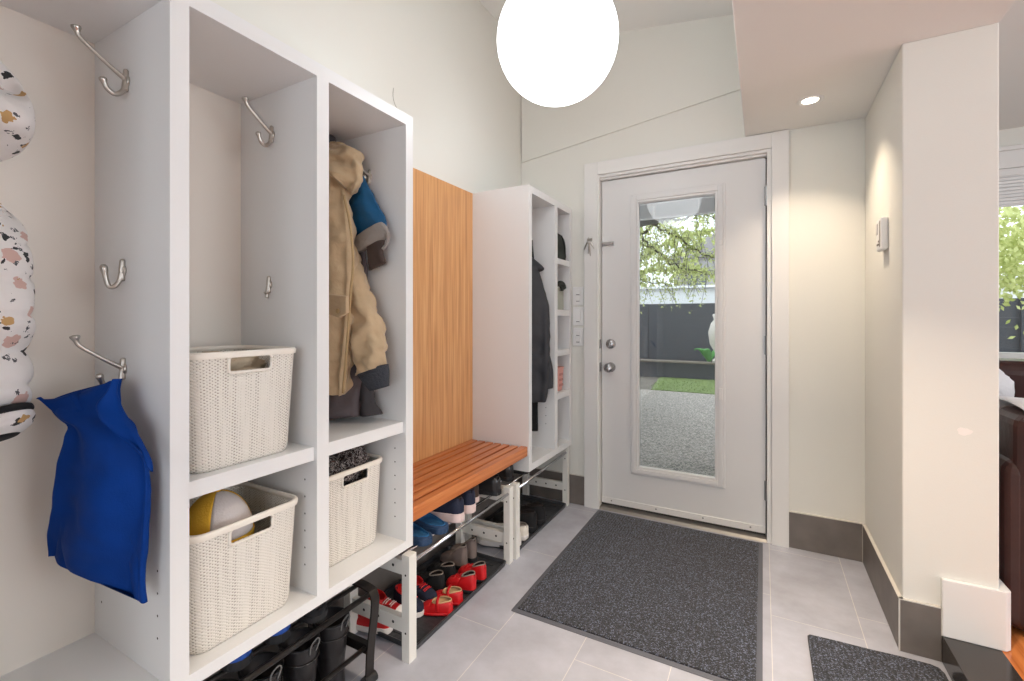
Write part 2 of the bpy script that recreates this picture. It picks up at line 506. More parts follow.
def sroot(name, loc=(0, 0, 0), label=None):
    o = bpy.data.objects.new(name, None); COL.objects.link(o); o.location = loc; ORG[o] = Vector(loc)
    return struct(o, label)


def copy_tree(o, parent=None):
    c = o.copy(); COL.objects.link(c); c.parent = parent
    for ch in list(o.children): copy_tree(ch, c)
    return c


def dup(root, loc, rotz, label, group=None, scale=None):
    c = copy_tree(root); c.location = loc; c.rotation_euler = (0, 0, rotz); c['label'] = label
    if group: c['group'] = group
    if scale: c.scale = (scale,) * 3
    return c


def cr(pts, n=6):
    """Catmull-Rom through the points"""
    P = [Vector(p) for p in pts]; out = []
    for i in range(len(P) - 1):
        p0 = P[max(i - 1, 0)]; p1 = P[i]; p2 = P[i + 1]; p3 = P[min(i + 2, len(P) - 1)]
        for k in range(n):
            t = k / n
            out.append(0.5 * ((2 * p1) + (p2 - p0) * t + (2 * p0 - 5 * p1 + 4 * p2 - p3) * t * t + (3 * p1 - p0 - 3 * p2 + p3) * t ** 3))
    out.append(P[-1]); return out


def crs(vals, n=6):
    return [v.x for v in cr([(v, 0, 0) for v in vals], n)]


def drape(mb, secs, m=0, folds=5, famp=0.006, seed=1, n=40, sub=7, cap=True, wr=0.0, wf=9):
    """hanging cloth: each section is (left point, right point, thickness); closed flattened tube with folds and wrinkles"""
    Ls = cr([s[0] for s in secs], sub); Rs = cr([s[1] for s in secs], sub); Ts = crs([s[2] for s in secs], sub)
    rings = []
    K = len(Ls)
    for i in range(K):
        Lp, Rp, t = Ls[i], Rs[i], max(Ts[i], 0.004)
        ax = Rp - Lp; wd = ax.length
        nx = Vector((-ax.y, ax.x, 0));
        nx = nx.normalized() if nx.length > 1e-6 else Vector((0, 1, 0))
        ring = []
        for j in range(n):
            a = 2 * PI * j / n
            u = math.cos(a); v = math.sin(a)
            uu = math.copysign(abs(u) ** 0.8, u)
            p = (Lp + Rp) / 2 + ax * 0.5 * uu + nx * (t * 0.5) * v
            ph = seed * 1.7 + 0.35 * math.sin(i * 0.13 + seed)
            fo = famp * math.sin(folds * a + ph * 3) * min(1, 0.3 + i / K)
            p += nx * fo * (1 if v >= 0 else -1) * abs(v) ** 0.3
            if wr:
                nn = noise.noise(Vector((p.x * wf + seed, p.y * wf, p.z * wf * 1.3)))
                n2 = noise.noise(Vector((p.x * wf * 2.6, p.y * wf * 2.6 + seed, p.z * wf * 3.2)))
                p += (nx * v + ax.normalized() * u * 0.6) * wr * (nn + 0.45 * n2)
            ring.append(p)
        rings.append(ring)
    mb.loft(rings, cap, m)
    return mb


def blob(mb, c, r, m=0, amp=0.15, fr=9, seed=0, nu=28, nv=16, zmin=None):
    c = Vector(c); rings = []
    for i in range(1, nv):
        th = PI * i / nv; ring = []
        for j in range(nu):
            a = 2 * PI * j / nu
            d = Vector((math.sin(th) * math.cos(a), math.sin(th) * math.sin(a), math.cos(th)))
            k = 1 + amp * noise.noise(d * 1.6 + Vector((seed, seed * 2, 0))) + amp * 0.5 * noise.noise(d * fr * 0.5 + Vector((seed, 0, 5)))
            p = c + Vector((d.x * r[0], d.y * r[1], d.z * r[2])) * k
            if zmin is not None and p.z < zmin: p.z = zmin
            ring.append(p)
        rings.append(ring)
    mb.loft(rings, True, m)
    return mb


# ------------------------------------------------------------------ room shell
XW = -1.452            # left wall
YW = 2.795             # door wall
XR = 0.437             # right return wall
PX = 0.688             # outer face of the pier
PY = 2.112
ZS = 2.168             # soffit underside
LZ = 0.092             # living room floor


def ceil_z(x): return 3.04 - 0.146 * (x - XW)


struct(MB().box(XW - 0.1, 0.60, -2.3, 2.86, -0.12, 0.0).build('floor', TILE), 'pale grey rectangular floor tiles with thin light joints')
struct(MB().box(XW - 0.12, XW, -2.3, 2.95, 0, 3.3).build('wall_left', PAINT), 'warm white wall behind the lockers')
# door wall with the opening
DX0, DX1, DZ1 = -0.905, 0.032, 2.075
m = MB()
m.box(XW, DX0, YW, 2.95, 0, 3.1); m.box(DX1, PX, YW, 2.95, 0, 3.1); m.box(DX0, DX1, YW, 2.95, DZ1, 3.1)
struct(m.build('wall_door', PAINT), 'warm white wall around the glazed door')
# slightly thicker upper wall with the sloping lower edge
m = MB().prism([(XW + 0.008, 2.253), (-0.085, 2.436), (-0.085, 3.1), (XW + 0.008, 3.1)], YW - 0.012, YW + 0.01, 'y')
struct(m.build('wall_door_upper', PAINT), 'upper wall step with a sloping lower edge')
m = MB().prism([(XW - 0.1, ceil_z(XW - 0.1)), (0.0, ceil_z(0.0)), (0.0, ceil_z(0) + 0.1), (XW - 0.1, ceil_z(XW - .1) + 0.1)], -2.3, 2.95, 'y')
struct(m.build('ceiling', CEIL), 'sloping white ceiling')
struct(MB().box(-0.085, PX, -2.3, YW, ZS, 3.0).build('ceiling_soffit', CEIL, bevel=0.003), 'low flat bulkhead over the right side')
m = MB().box(XR, PX, PY, YW, 0, ZS)
struct(m.build('wall_right', PAINT, bevel=0.004), 'wall return and pier between entry and living room')
struct(MB().box(PX - 0.1, PX, YW, 4.55, 0, 2.7).build('wall_living_left', PAINT))
# rear room
m = MB()
m.box(XW - 0.1, -0.5, -2.3, -2.2, 0, 3.1); m.box(-0.5, 2.3, -2.3, -2.2, 0, 0.5); m.box(-0.5, 2.3, -2.3, -2.2, 2.2, 3.1); m.box(2.3, 4.0, -2.3, -2.2, 0, 3.1)
struct(m.build('wall_back', PAINT))
# living room shell
LC = 2.52
struct(MB().box(0.66, 4.0, -2.3, 4.55, 0.0, LZ).build('floor_living', WOODF), 'orange wood floor of the living room')
struct(MB().box(PX, 4.0, -2.3, 4.55, LC, LC + 0.1).build('ceiling_living', CEIL))
m = MB(); m.box(4.0, 4.1, -2.3, -0.1, 0, 2.7); m.box(4.0, 4.1, 2.5, 4.55, 0, 2.7); m.box(4.0, 4.1, -0.1, 2.5, 0, 0.7); m.box(4.0, 4.1, -0.1, 2.5, 2.3, 2.7)
struct(m.build('wall_living_right', PAINT))
WX0, WX1, WZ0, WZ1 = 1.40, 3.4, 0.90, 2.24
m = MB(); m.box(PX, WX0, 4.5, 4.62, 0, 2.7); m.box(WX1, 4.0, 4.5, 4.62, 0, 2.7); m.box(WX0, WX1, 4.5, 4.62, 0, WZ0); m.box(WX0, WX1, 4.5, 4.62, WZ1, 2.7)
struct(m.build('wall_living_front', PAINT))
# living room window
r = sroot('window_1', (2.4, 4.5, WZ0), 'living room window with a raised pleated blind')
m = MB(); t = 0.05
m.box(WX0, WX0 + t, 4.49, 4.6, WZ0, WZ1); m.box(WX1 - t, WX1, 4.49, 4.6, WZ0, WZ1); m.box(WX0, WX1, 4.49, 4.6, WZ0, WZ0 + t); m.box(WX0, WX1, 4.49, 4.6, WZ1 - t, WZ1)
m.box(2.36, 2.42, 4.5, 4.6, WZ0, WZ1)
m.build('window_frame', TRIMW, r, bevel=0.004)
MB().box(WX0 + t, WX1 - t, 4.56, 4.566, WZ0 + t, WZ1 - t).build('pane', GLASS, r)
m = MB(); m.box(WX0 - 0.09, WX1 + 0.09, 4.47, 4.5, WZ1, WZ1 + 0.12); m.box(WX0 - 0.11, WX1 + 0.11, 4.455, 4.5, WZ1 + 0.12, WZ1 + 0.15); m.box(WX0 - 0.09, WX0, 4.48, 4.5, WZ0 - .05, WZ1); m.box(WX1, WX1 + .09, 4.48, 4.5, WZ0 - .05, WZ1)
m.build('casing', TRIMW, r, bevel=0.003)
m = MB()
for k in range(9): m.box(WX0 + 0.01, WX1 - 0.01, 4.50, 4.545, WZ1 - 0.055 - k * 0.024, WZ1 - 0.037 - k * 0.024)
m.box(WX0 + 0.02, WX1 - 0.02, 4.515, 4.53, WZ1 - 0.26, WZ1 - 0.03)
m.build('blind', PLAST, r)
MB().box(WX0 - 0.1, WX1 + 0.1, 4.42, 4.5, WZ0 - 0.05, WZ0 - 0.015).build('window_sill', TRIMW, r, bevel=0.004)
r = sroot('rear_fill_window', (0.9, -2.2, 0.5))  # unseen window, added to go with the rear fill light
m = MB(); m.box(-.5, -.44, -2.3, -2.19, .5, 2.2); m.box(2.24, 2.3, -2.3, -2.19, .5, 2.2); m.box(-.5, 2.3, -2.3, -2.19, .5, .56); m.box(-.5, 2.3, -2.3, -2.19, 2.14, 2.2); m.box(.87, .93, -2.3, -2.19, .5, 2.2)
m.build('window_frame', TRIMW, r)
r = sroot('side_fill_window', (4.0, 1.2, 0.7))  # unseen side window, put in around the living room fill light
m = MB(); m.box(3.99, 4.1, -.1, -.04, .7, 2.3); m.box(3.99, 4.1, 2.44, 2.5, .7, 2.3); m.box(3.99, 4.1, -.1, 2.5, .7, .76); m.box(3.99, 4.1, -.1, 2.5, 2.24, 2.3); m.box(3.99, 4.1, 1.17, 1.23, .7, 2.3)
m.build('window_frame', TRIMW, r)

# ------------------------------------------------------------------ baseboards, step
BH = 0.184
T = 0.011
struct(MB().box(0.118, XR, YW - T, YW, 0.001, BH).build('baseboard_door', BASEB, bevel=0.0015), 'grey tile skirting right of the door')
m = MB().box(XR - T, XR, PY, YW - T, 0.001, BH)
struct(m.build('baseboard_right', BASEB, bevel=0.0015), 'grey tile skirting along the return wall')
m = MB().box(XR - T, 0.541, PY - T, PY, 0.001, BH)
struct(m.build('baseboard_pier', BASEB, bevel=0.0015), 'grey tile skirting on the pier')
m = MB()
m.box(0.118, XR - T, YW - T - .001, YW + .001, BH, BH + 0.004); m.box(XR - T - .001, XR + .001, PY - T, YW - T, BH, BH + 0.004); m.box(XR - T, 0.541, PY - T - .001, PY + .001, BH, BH + 0.004)
m.box(XR - T - 0.0015, XR - T + 0.003, PY - T - 0.0015, PY - T + 0.003, 0.001, BH + .004); m.box(0.539, 0.543, PY - T - .001, PY, LZ, BH + .004)
m.box(XR - T - .002, XR - T + .001, YW - T - .002, YW - T, 0.001, BH + .004)
m.box(XW, -0.99, YW - T - .001, YW + .001, BH, BH + 0.004)
struct(m.build('trim_1', GROUT), 'pale grout cap line above the grey tile skirting')
struct(MB().box(XW, -0.992, YW - T, YW, 0.001, BH).build('baseboard_left', BASEB, bevel=0.0015), 'grey tile skirting left of the door')
struct(MB().box(XW, XW + T, -2.2, YW - T, 0.001, BH).build('baseboard_left_wall', BASEB), 'grey tile skirting along the left wall under the lockers')
m = MB().prism([(0.541, PY - 0.016), (0.700, PY - 0.016), (0.716, PY), (0.716, PY + 0.30), (PX, PY + 0.30), (PX, PY), (0.541, PY)], LZ + 0.001, 0.289)
struct(m.build('baseboard_white', TRIMW, bevel=0.003), 'white skirting block wrapped round the foot of the pier')
m = MB().box(0.541, 0.690, -2.2, PY - 0.001, 0.001, LZ + 0.001)
struct(m.build('trim_2', BLACKST, bevel=0.002), 'black stone step edge up to the wood floor')

# ------------------------------------------------------------------ door
r = sroot('door_1', (-0.44, YW, 0), 'white exterior door with a tall glass light')
CY = 2.770
# casing
m = MB(); m.box(-0.992, -0.905, CY, YW, 0.0, 2.165); m.build('casing', TRIMW, r, bevel=0.002)
m = MB(); m.box(0.040, 0.118, CY, YW, 0.0, 2.165); m.build('casing', TRIMW, r, bevel=0.002)
m = MB(); m.box(-0.905, 0.040, CY, YW, 2.085, 2.165); m.build('casing', TRIMW, r, bevel=0.002)
# frame (jambs) with step
SY_ = 2.824
m = MB()
m.box(-0.908, -0.897, CY + 0.004, 2.95, 0.0, 2.085); m.box(0.018, 0.040, CY + 0.012, 2.95, 0.0, 2.085); m.box(-0.897, 0.018, CY + 0.012, 2.95, 2.068, 2.085)
m.box(-0.897, 0.018, CY + 0.03, 2.95, 2.056, 2.069)
m.box(0.010, 0.030, SY_ + 0.044, 2.90, 0.0, 2.06); m.box(-0.899, -0.885, SY_ + 0.044, 2.90, 0.0, 2.06); m.box(-0.897, 0.018, SY_ + 0.044, 2.90, 2.045, 2.07)
m.build('jamb', TRIMW, r, bevel=0.002)
m = MB(); m.box(0.0125, 0.0175, SY_ + 0.038, SY_ + 0.043, 0.02, 2.06); m.box(-0.8965, -0.8935, SY_ + 0.01, SY_ + 0.043, 0.02, 2.06); m.box(-0.896, 0.017, SY_ + 0.012, SY_ + 0.043, 2.0525, 2.0555)
m.build('weather_strip', SOLEB, r)
# slab with the opening
SX0, SX1, SZ0, SZ1, SY = -0.893, 0.012, 0.033, 2.052, 2.824
GX0, GX1, GZ0, GZ1 = -0.669, -0.238, 0.285, 1.888
m = MB()
m.box(SX0, GX0, SY, SY + 0.042, SZ0, SZ1); m.box(GX1, SX1, SY, SY + 0.042, SZ0, SZ1)
m.box(GX0, GX1, SY, SY + 0.042, SZ0, GZ0); m.box(GX0, GX1, SY, SY + 0.042, GZ1, SZ1)
slab = m.build('door_slab', DOORW, r)
# glazing frame: stepped moulding
m = MB()
for (o0, o1, y0) in ((0.048, 0.036, -0.006), (0.036, 0.010, -0.013), (0.010, -0.004, -0.009)):
    a0, a1, b0, b1 = GX0 - o0 + .004, GX1 + o0 + .006, GZ0 - o0 + .002, GZ1 + o0 + 0.008
    c0, c1, d0, d1 = GX0 - o1 + .004, GX1 + o1 + .006, GZ0 - o1 + .002, GZ1 + o1 + 0.008
    m.box(a0, c0, SY + y0, SY + 0.02, b0, b1); m.box(c1, a1, SY + y0, SY + 0.02, b0, b1); m.box(c0, c1, SY + y0, SY + 0.02, b0, d0); m.box(c0, c1, SY + y0, SY + 0.02, d1, b1)
m.build('glazing_frame', DOORW, slab, bevel=0.0025)
MB().box(GX0, GX1, SY + 0.012, SY + 0.016, GZ0, GZ1).build('glass_pane', GLASS, r)
MB().box(GX0, GX1, SY + 0.036, SY + 0.040, GZ0, GZ1).build('glass_pane', GLASS, r)
# raised blind between the panes
m = MB()
m.box(GX0 + .003, GX1 - .003, SY + 0.018, SY + 0.034, 1.876, 1.894)
for k in range(17): m.box(GX0 + 0.004, GX1 - 0.004, SY + 0.020, SY + 0.033, 1.800 + k * 0.0045, 1.8025 + k * 0.0045)
m.box(GX0 + 0.004, GX1 - 0.004, SY + 0.019, SY + 0.034, 1.788, 1.798)
bl = m.build('blind', mat('blind_grey', (240, 241, 242), 0.5), r)
m = MB()
for x in (-0.575, -0.325): m.box(x - .004, x + .004, SY + 0.0165, SY + 0.019, 1.79, 1.89)
m.build('ladder_tape', PLAST, bl)
# blind slider track
m = MB(); m.box(-0.211, -0.204, SY - 0.016, SY - 0.010, GZ0, GZ1)
tr = m.build('blind_track', DOORW, r)
MB().box(-0.216, -0.196, SY - 0.024, SY - 0.013, 0.735, 0.80).build('slider', PLAST, tr, bevel=0.003)
MB().box(-0.214, -0.198, SY - 0.022, SY - 0.013, 1.60, 1.625).build('slider', PLAST, tr, bevel=0.003)
# deadbolt and knob
m = MB().lathe([(0.0, -0.020), (0.012, -0.020), (0.026, -0.014), (0.0305, -0.006), (0.0305, 0)], (-0.836, SY, 1.03), 'y', 40)
db = m.build('deadbolt', LOCKM, r, smooth=True)
MB().box(-0.841, -0.831, SY - 0.034, SY - 0.018, 1.018, 1.042).build('thumb_turn', LOCKM, db, bevel=0.003)
m = MB().lathe([(0.0, 0.002), (0.030, 0.002), (0.030, -0.006), (0.014, -0.012), (0.0125, -0.030), (0.022, -0.040), (0.0285, -0.052), (0.0275, -0.062), (0.018, -0.069), (0.0, -0.071)], (-0.836, SY, 0.885), 'y', 40)
kn = m.build('door_knob', LOCKM, r, smooth=True)
MB().lathe([(0, -0.074), (0.008, -0.073), (0.009, -0.068)], (-0.836, SY, 0.885), 'y', 20).build('lock_button', CHROME, kn)
for z in (1.03, 0.885): MB().box(-0.9, -0.8955, CY + 0.012, CY + 0.045, z - 0.028, z + 0.028).build('strike_plate', HINGEM, r)
for z in (1.845, 1.045, 0.265):
    m = MB(); m.tube([(0.0175, SY - 0.016, z - 0.052), (0.0175, SY - 0.016, z + 0.052)], 0.0072, 12)
    m.box(0.006, 0.017, SY - .012, SY + 0.004, z - .05, z + .05)
    m.build('hinge', HINGEM, r)
m = MB(); m.box(SX0, SX1, SY - 0.006, SY, SZ0, SZ0 + 0.036)
sw = m.build('kick_strip', TRIMW, r, bevel=0.001)
for x in (-0.83, -0.56, -0.30, -0.06): MB().lathe([(0, -0.0085), (0.0045, -0.008), (0.0045, -0.005)], (x, SY, SZ0 + 0.02), 'y', 12).build('screw', HINGEM, sw)
MB().box(SX0, SX1, SY - 0.004, SY + 0.03, SZ0 - 0.010, SZ0).build('sweep', SWEEP, r)
m = MB(); m.prism([(CY + 0.01, 0.001), (CY + 0.02, 0.014), (SY + 0.10, 0.022), (SY + 0.13, 0.001)], -0.897, 0.018, 'x')
m.build('threshold', GREYTHR, r)
# swing guard on the slab
m = MB(); m.box(-0.892, -0.815, SY - 0.006, SY, 1.643, 1.670); m.box(-0.888, -0.822, SY - 0.016, SY - 0.006, 1.651, 1.661)
m.build('door_guard', LOCKM, r, bevel=0.002)

# key bunch on a hook on the casing
r = thing('key_bunch', 'small bunch of keys hanging from a hook on the left door casing', 'keys', (-0.955, CY, 1.66))
m = MB(); m.tube(cr([(-0.955, CY, 1.685), (-0.955, CY - .02, 1.682), (-0.955, CY - .026, 1.695)], 5), 0.0025, 8)
m.box(-0.972, -0.938, CY - .004, CY, 1.675, 1.692)
m.build('hook', NICKEL, r)
m = MB()
ring = [(-0.955 + 0.012 * math.sin(a), CY - .018, 1.672 + 0.012 * math.cos(a)) for a in [2 * PI * k / 16 for k in range(17)]]
m.tube(ring, 0.0013, 6); m.build('key_ring', NICKEL, r)
for dx, ang, ln in ((-0.010, -0.5, 0.05), (0.012, 0.45, 0.045), (0.0, 0.1, 0.085), (0.004, -0.15, 0.07)):
    m = MB(); x, z = -0.955 + dx, 1.664
    ex, ez = x + math.sin(ang) * ln, z - math.cos(ang) * ln
    m.tube([(x, CY - .018 + dx * .2, z), (ex, CY - .012, ez)], [0.0065, 0.0032], 8, flat=0.3)
    m.build('key', NICKEL, r)
# switch plates
for i, (z0, z1, tog, lb) in enumerate(((1.275, 1.392, 2, 'white double switch plate left of the door, top of the three'), (1.145, 1.262, 1, 'white single switch plate left of the door, middle of the three'), (1.014, 1.130, 2, 'white switch plate left of the door, lowest of the three'))):
    r = thing('light_switch', lb, 'light switch', (-1.038, YW, z0), 'switch plates left of the door')
    MB().box(-1.073, -1.003, YW - 0.010, YW, z0, z1).build('plate', PLAST, r, bevel=0.003)
    for k in range(tog):
        h = (z1 - z0 - 0.03) / tog
        zz = z0 + 0.015 + k * h
        a = MB().box(-1.056, -1.020, YW - 0.015, YW - 0.006, zz + 0.003, zz + h - 0.003).build('rocker', PLAST, r, bevel=0.002)
        MB().box(-1.049, -1.027, YW - 0.0155, YW - 0.0148, zz + 0.008, zz + 0.0115).build('slot', GAP, a)

# wall device on the return wall
r = thing('wall_thermostat', 'small white control box with a side grille on the return wall', 'thermostat', (XR, 2.37, 1.45))
MB().box(XR - 0.024, XR, 2.315, 2.405, 1.462, 1.592).build('cover', PLAST, r, bevel=0.006)
m = MB()
for k in range(3): m.box(XR - 0.0245, XR - 0.02, 2.328 + k * .008, 2.332 + k * .008, 1.475, 1.58)
m.build('grille', GREYF, r)
MB().box(XR - 0.027, XR - 0.022, 2.372, 2.396, 1.53, 1.575).build('sensor_window', mat('pale_grey_plastic', (205, 200, 196), 0.4), r, bevel=.002)
m = MB()
for k in range(4): m.lathe([(0, 0), (0.004, 0), (0.004, 0.004)], (XR - 0.0265, 2.355 + 0.012 * (k % 3), 1.487 + 0.012 * (k // 3)), 'x', 10)
m.build('button', GREYF, r)
# plaster patch on the pier
m = MB(); pts = []
for k in range(24):
    a = 2 * PI * k / 24; rr = 1 + 0.12 * math.sin(3 * a + 1) + 0.06 * math.sin(7 * a)
    pts.append((0.602 + 0.019 * rr * math.cos(a), 0.800 + 0.0125 * rr * math.sin(a)))
m.prism(pts, PY - 0.0008, PY + 0.001, 'y')
tag(m.build('plaster_patch', mat('plaster_white', (244, 238, 232), 0.8), origin=(0.602, PY, 0.80)), 'small oval white plaster patch low on the pier', 'patch')
# hairline paint flaw on the left wall
m = MB(); m.tube(cr([pxX(393.5, 88, XW + .001), pxX(393, 96, XW + .001), pxX(394.5, 103, XW + .001), pxX(396.5, 107.5, XW + .001)], 6), 0.0012, 6)
tag(m.build('paint_scratch', mat('scratch_grey', (190, 186, 176), 0.9), origin=pxX(395, 98, XW)), 'fine curved hairline scratch on the wall above the lockers', 'scratch')

# ------------------------------------------------------------------ left locker unit
FX = -1.085; BX = -1.450
Z0, Z1, ZT0, ZT1 = 0.385, 0.414, 1.857, 1.895
ST = [(0.135, 0.174), (0.500, 0.537), (0.860, 0.900), (1.222, 1.258)]
r = thing('locker_unit', 'tall white open locker unit with three bays on the left wall', 'locker', (-1.26, 0.70, Z0))


def pinholes(m, yface, sgn, zs, xs=(-1.135, -1.40)):
    for x in xs:
        for z in zs:
            vs = []; n = 8
            for j in range(n):
                a = 2 * PI * j / n; vs.append((x + 0.0028 * math.cos(a), yface + sgn * 0.0004, z + 0.0028 * math.sin(a)))
            m.add(vs, [tuple(range(n))], 1)


PZ = [0.49 + 0.048 * k for k in range(6)]
for i, (a, b) in enumerate(ST):
    m = MB(); m.box(BX + .012, FX, a, b, Z0, ZT1)
    if i > 0: pinholes(m, a, -1, PZ if i > 1 else [0.50 + 0.048 * k for k in range(4)], (-1.135, -1.40))
    m.build('side_panel' if i in (0, 3) else 'divider', [LACQ, DARKHOLE], r)
for i in range(3):
    a, b = ST[i][1], ST[i + 1][0]
    MB().box(BX + .012, FX, a, b, Z0, Z1).build('base_panel', LACQ, r)
    MB().box(BX + .012, FX, a, b, ZT0, ZT1).build('top_panel', LACQ, r)
    if i: MB().box(BX + .012, FX - 0.012, a, b, 0.789, 0.827).build('shelf', LACQ, r, bevel=0.001)
MB().box(BX, BX + 0.012, ST[0][0], ST[3][1], Z0, ZT1).build('back_panel', BACKP, r)

# right locker unit
RY = [(2.170, 2.206), (2.512, 2.556), (2.752, 2.783)]
r = thing('locker_unit', 'tall white open locker unit beside the door with a narrow column of cubbies', 'locker', (-1.26, 2.47, Z0))
FR = -1.083
m = MB(); m.box(BX + .012, FR, *RY[0], Z0 - .008, ZT1); m.build('side_panel', LACQ, r)
m = MB(); m.box(BX + .012, FR, *RY[1], Z1, ZT0); pinholes(m, RY[1][0], -1, [0.56 + 0.048 * k for k in range(4)], (-1.14,)); pinholes(m, RY[1][0], -1, [0.48], (-1.3,)); m.build('divider', [LACQ, DARKHOLE], r)
m = MB(); m.box(BX + .012, FR, *RY[2], Z0 - .008, ZT1); pinholes(m, RY[2][0], -1, [1.43], (-1.14,)); m.build('side_panel', [LACQ, DARKHOLE], r)
MB().box(BX + .012, FR, RY[0][1], RY[2][0], Z0 - .008, Z1).build('base_panel', LACQ, r)
MB().box(BX + .012, FR, RY[0][1], RY[2][0], ZT0, ZT1).build('top_panel', LACQ, r)
CUB = [(1.519, 1.553), (1.206, 1.243), (0.962, 0.995), (0.700, 0.738)]
for a, b in CUB: MB().box(BX + .012, FR - 0.002, RY[1][1], RY[2][0], a, b).build('shelf', LACQ, r)
MB().box(BX, BX + 0.012, RY[0][0], RY[2][1], Z0, ZT1).build('back_panel', BACKP, r)

# wood back panel and bench
m = MB(); m.box(XW + 0.001, -1.436, 1.2585, 2.1695, 0.50, 1.893)
tag(m.build('wood_back_panel', WOODV, origin=(-1.44, 1.71, 0.5), bevel=0.001), 'tall vertical grained teak panel on the wall behind the bench', 'wall panel')
r = thing('slatted_bench', 'orange teak slatted bench fixed between the two white lockers', 'bench', (-1.26, 1.71, 0.46))
sl = 7; x0, x1 = -1.434, -1.090
pitch = (x1 - x0 + 0.012) / sl
for k in range(sl):
    a = x0 + k * pitch
    last = k == sl - 1
    MB().box(a, a + pitch - 0.012, 1.2585, 2.1695 if last else 2.158, 0.462 if last else 0.490, 0.512).build('front_rail' if last else 'slat', WOODB, r, bevel=0.003)
for y in (1.2586, 1.70, 2.12): MB().box(x0, x1 - 0.04, y, y + 0.04, 0.464, 0.4899).build('crosspiece', WOODB, r)


# ------------------------------------------------------------------ hooks
def hook(Yf, X, z, top, bot, ups, label, s=1.0, parent_dir=(0, -1)):
    """double coat hook on a panel face at Y=Yf, pointing to -Y; top: long prong end offset (dx, dy, dz); bot: lower cup"""
    r = thing('coat_hook', label, 'hook', (X, Yf, z), 'satin nickel coat hooks on the locker panels')
    m = MB()
    m.lathe([(0, -0.006), (0.010, -0.006), (0.013, -0.003), (0.013, 0)], (X, Yf, z), 'y', 20, sx=0.8, sy=1.0)
    m.tube(cr([(X, Yf - .003, z + 0.026), (X, Yf - .005, z), (X, Yf - .003, z - 0.024)], 6), [0.003] + [0.0058] * 11 + [0.003], 12, flat=1.0)
    m.build('base_plate', NICKEL, r, smooth=True)
    if top:
        dx, dy, dz = top
        P = cr([(X, Yf - .006, z + 0.004), (X + dx * .25, Yf - .006 + dy * .22, z + dz * .20), (X + dx * .62, Yf + dy * .62, z + dz * .46), (X + dx * .93, Yf + dy * .93, z + dz * .74), (X + dx, Yf + dy, z + dz)], 6)
        k = len(P)
        rs = [0.0062 - 0.0020 * math.sin(PI * i / (k - 1)) for i in range(k)]
        rs[-5:] = [0.0052, 0.0070, 0.0092, 0.0090, 0.0050]
        MB().tube(P, rs, 12).build('long_prong', NICKEL, r, smooth=True)
    if bot:
        dx, dy, dz = bot
        P = cr([(X, Yf - .006, z - 0.004), (X + dx * .1, Yf - 0.009, z - 0.024), (X + dx * .45, Yf - 0.006 + dy * .36, z - 0.038), (X + dx * .85, Yf + dy * .80, z - 0.032), (X + dx, Yf + dy, z + dz)], 6)
        k = len(P); rs = [0.0052] * k; rs[-4:] = [0.0056, 0.0074, 0.0074, 0.004]
        MB().tube(P, rs, 12).build('short_prong', NICKEL, r, smooth=True)
    return r


# long prongs lean out from the panel; offsets from the photo
hook(0.500, -1.268, 1.722, (-0.008, -0.088, 0.082), (0, -0.047, -0.010), 1, 'large double prong hook high on the left bay panel')
hook(0.500, -1.285, 1.293, None, (-0.01, -0.035, 0.012), 1, 'small single prong hook midway up the left bay panel')
hook(0.500, -1.282, 1.068, (-0.006, -0.086, 0.080), (0, -0.048, -0.006), 1, 'double prong hook carrying the blue cloth bag')
hook(0.860, -1.280, 1.730, (0, -0.083, 0.078), (0, -0.046, -0.006), 1, 'double prong hook high in the empty middle bay')
hook(0.860, -1.293, 1.285, None, (0, -0.012, -0.020), 1, 'tiny hook low in the middle bay above the basket')
hook(1.222, -1.255, 1.70, (0.0, -0.075, 0.05), (0.0, -0.03, 0.0), 1, 'double prong hook carrying the beige coat')


# ------------------------------------------------------------------ baskets
def rrect(cx, cy, hx, hy, rad, n=7, front=None):
    """rounded rectangle outline; +X side subdivided at the given y values"""
    pts = []
    for (sx, sy, a0) in ((1, -1, -PI / 2), (1, 1, 0), (-1, 1, PI / 2), (-1, -1, PI)):
        for k in range(n + 1):
            a = a0 + (PI / 2) * k / n
            pts.append((cx + sx * (hx - rad) + rad * math.cos(a), cy + sy * (hy - rad) + rad * math.sin(a)))
        if (sx, sy) == (1, -1) and front:
            for y in front: pts.append((cx + hx, cy + y))
    return pts


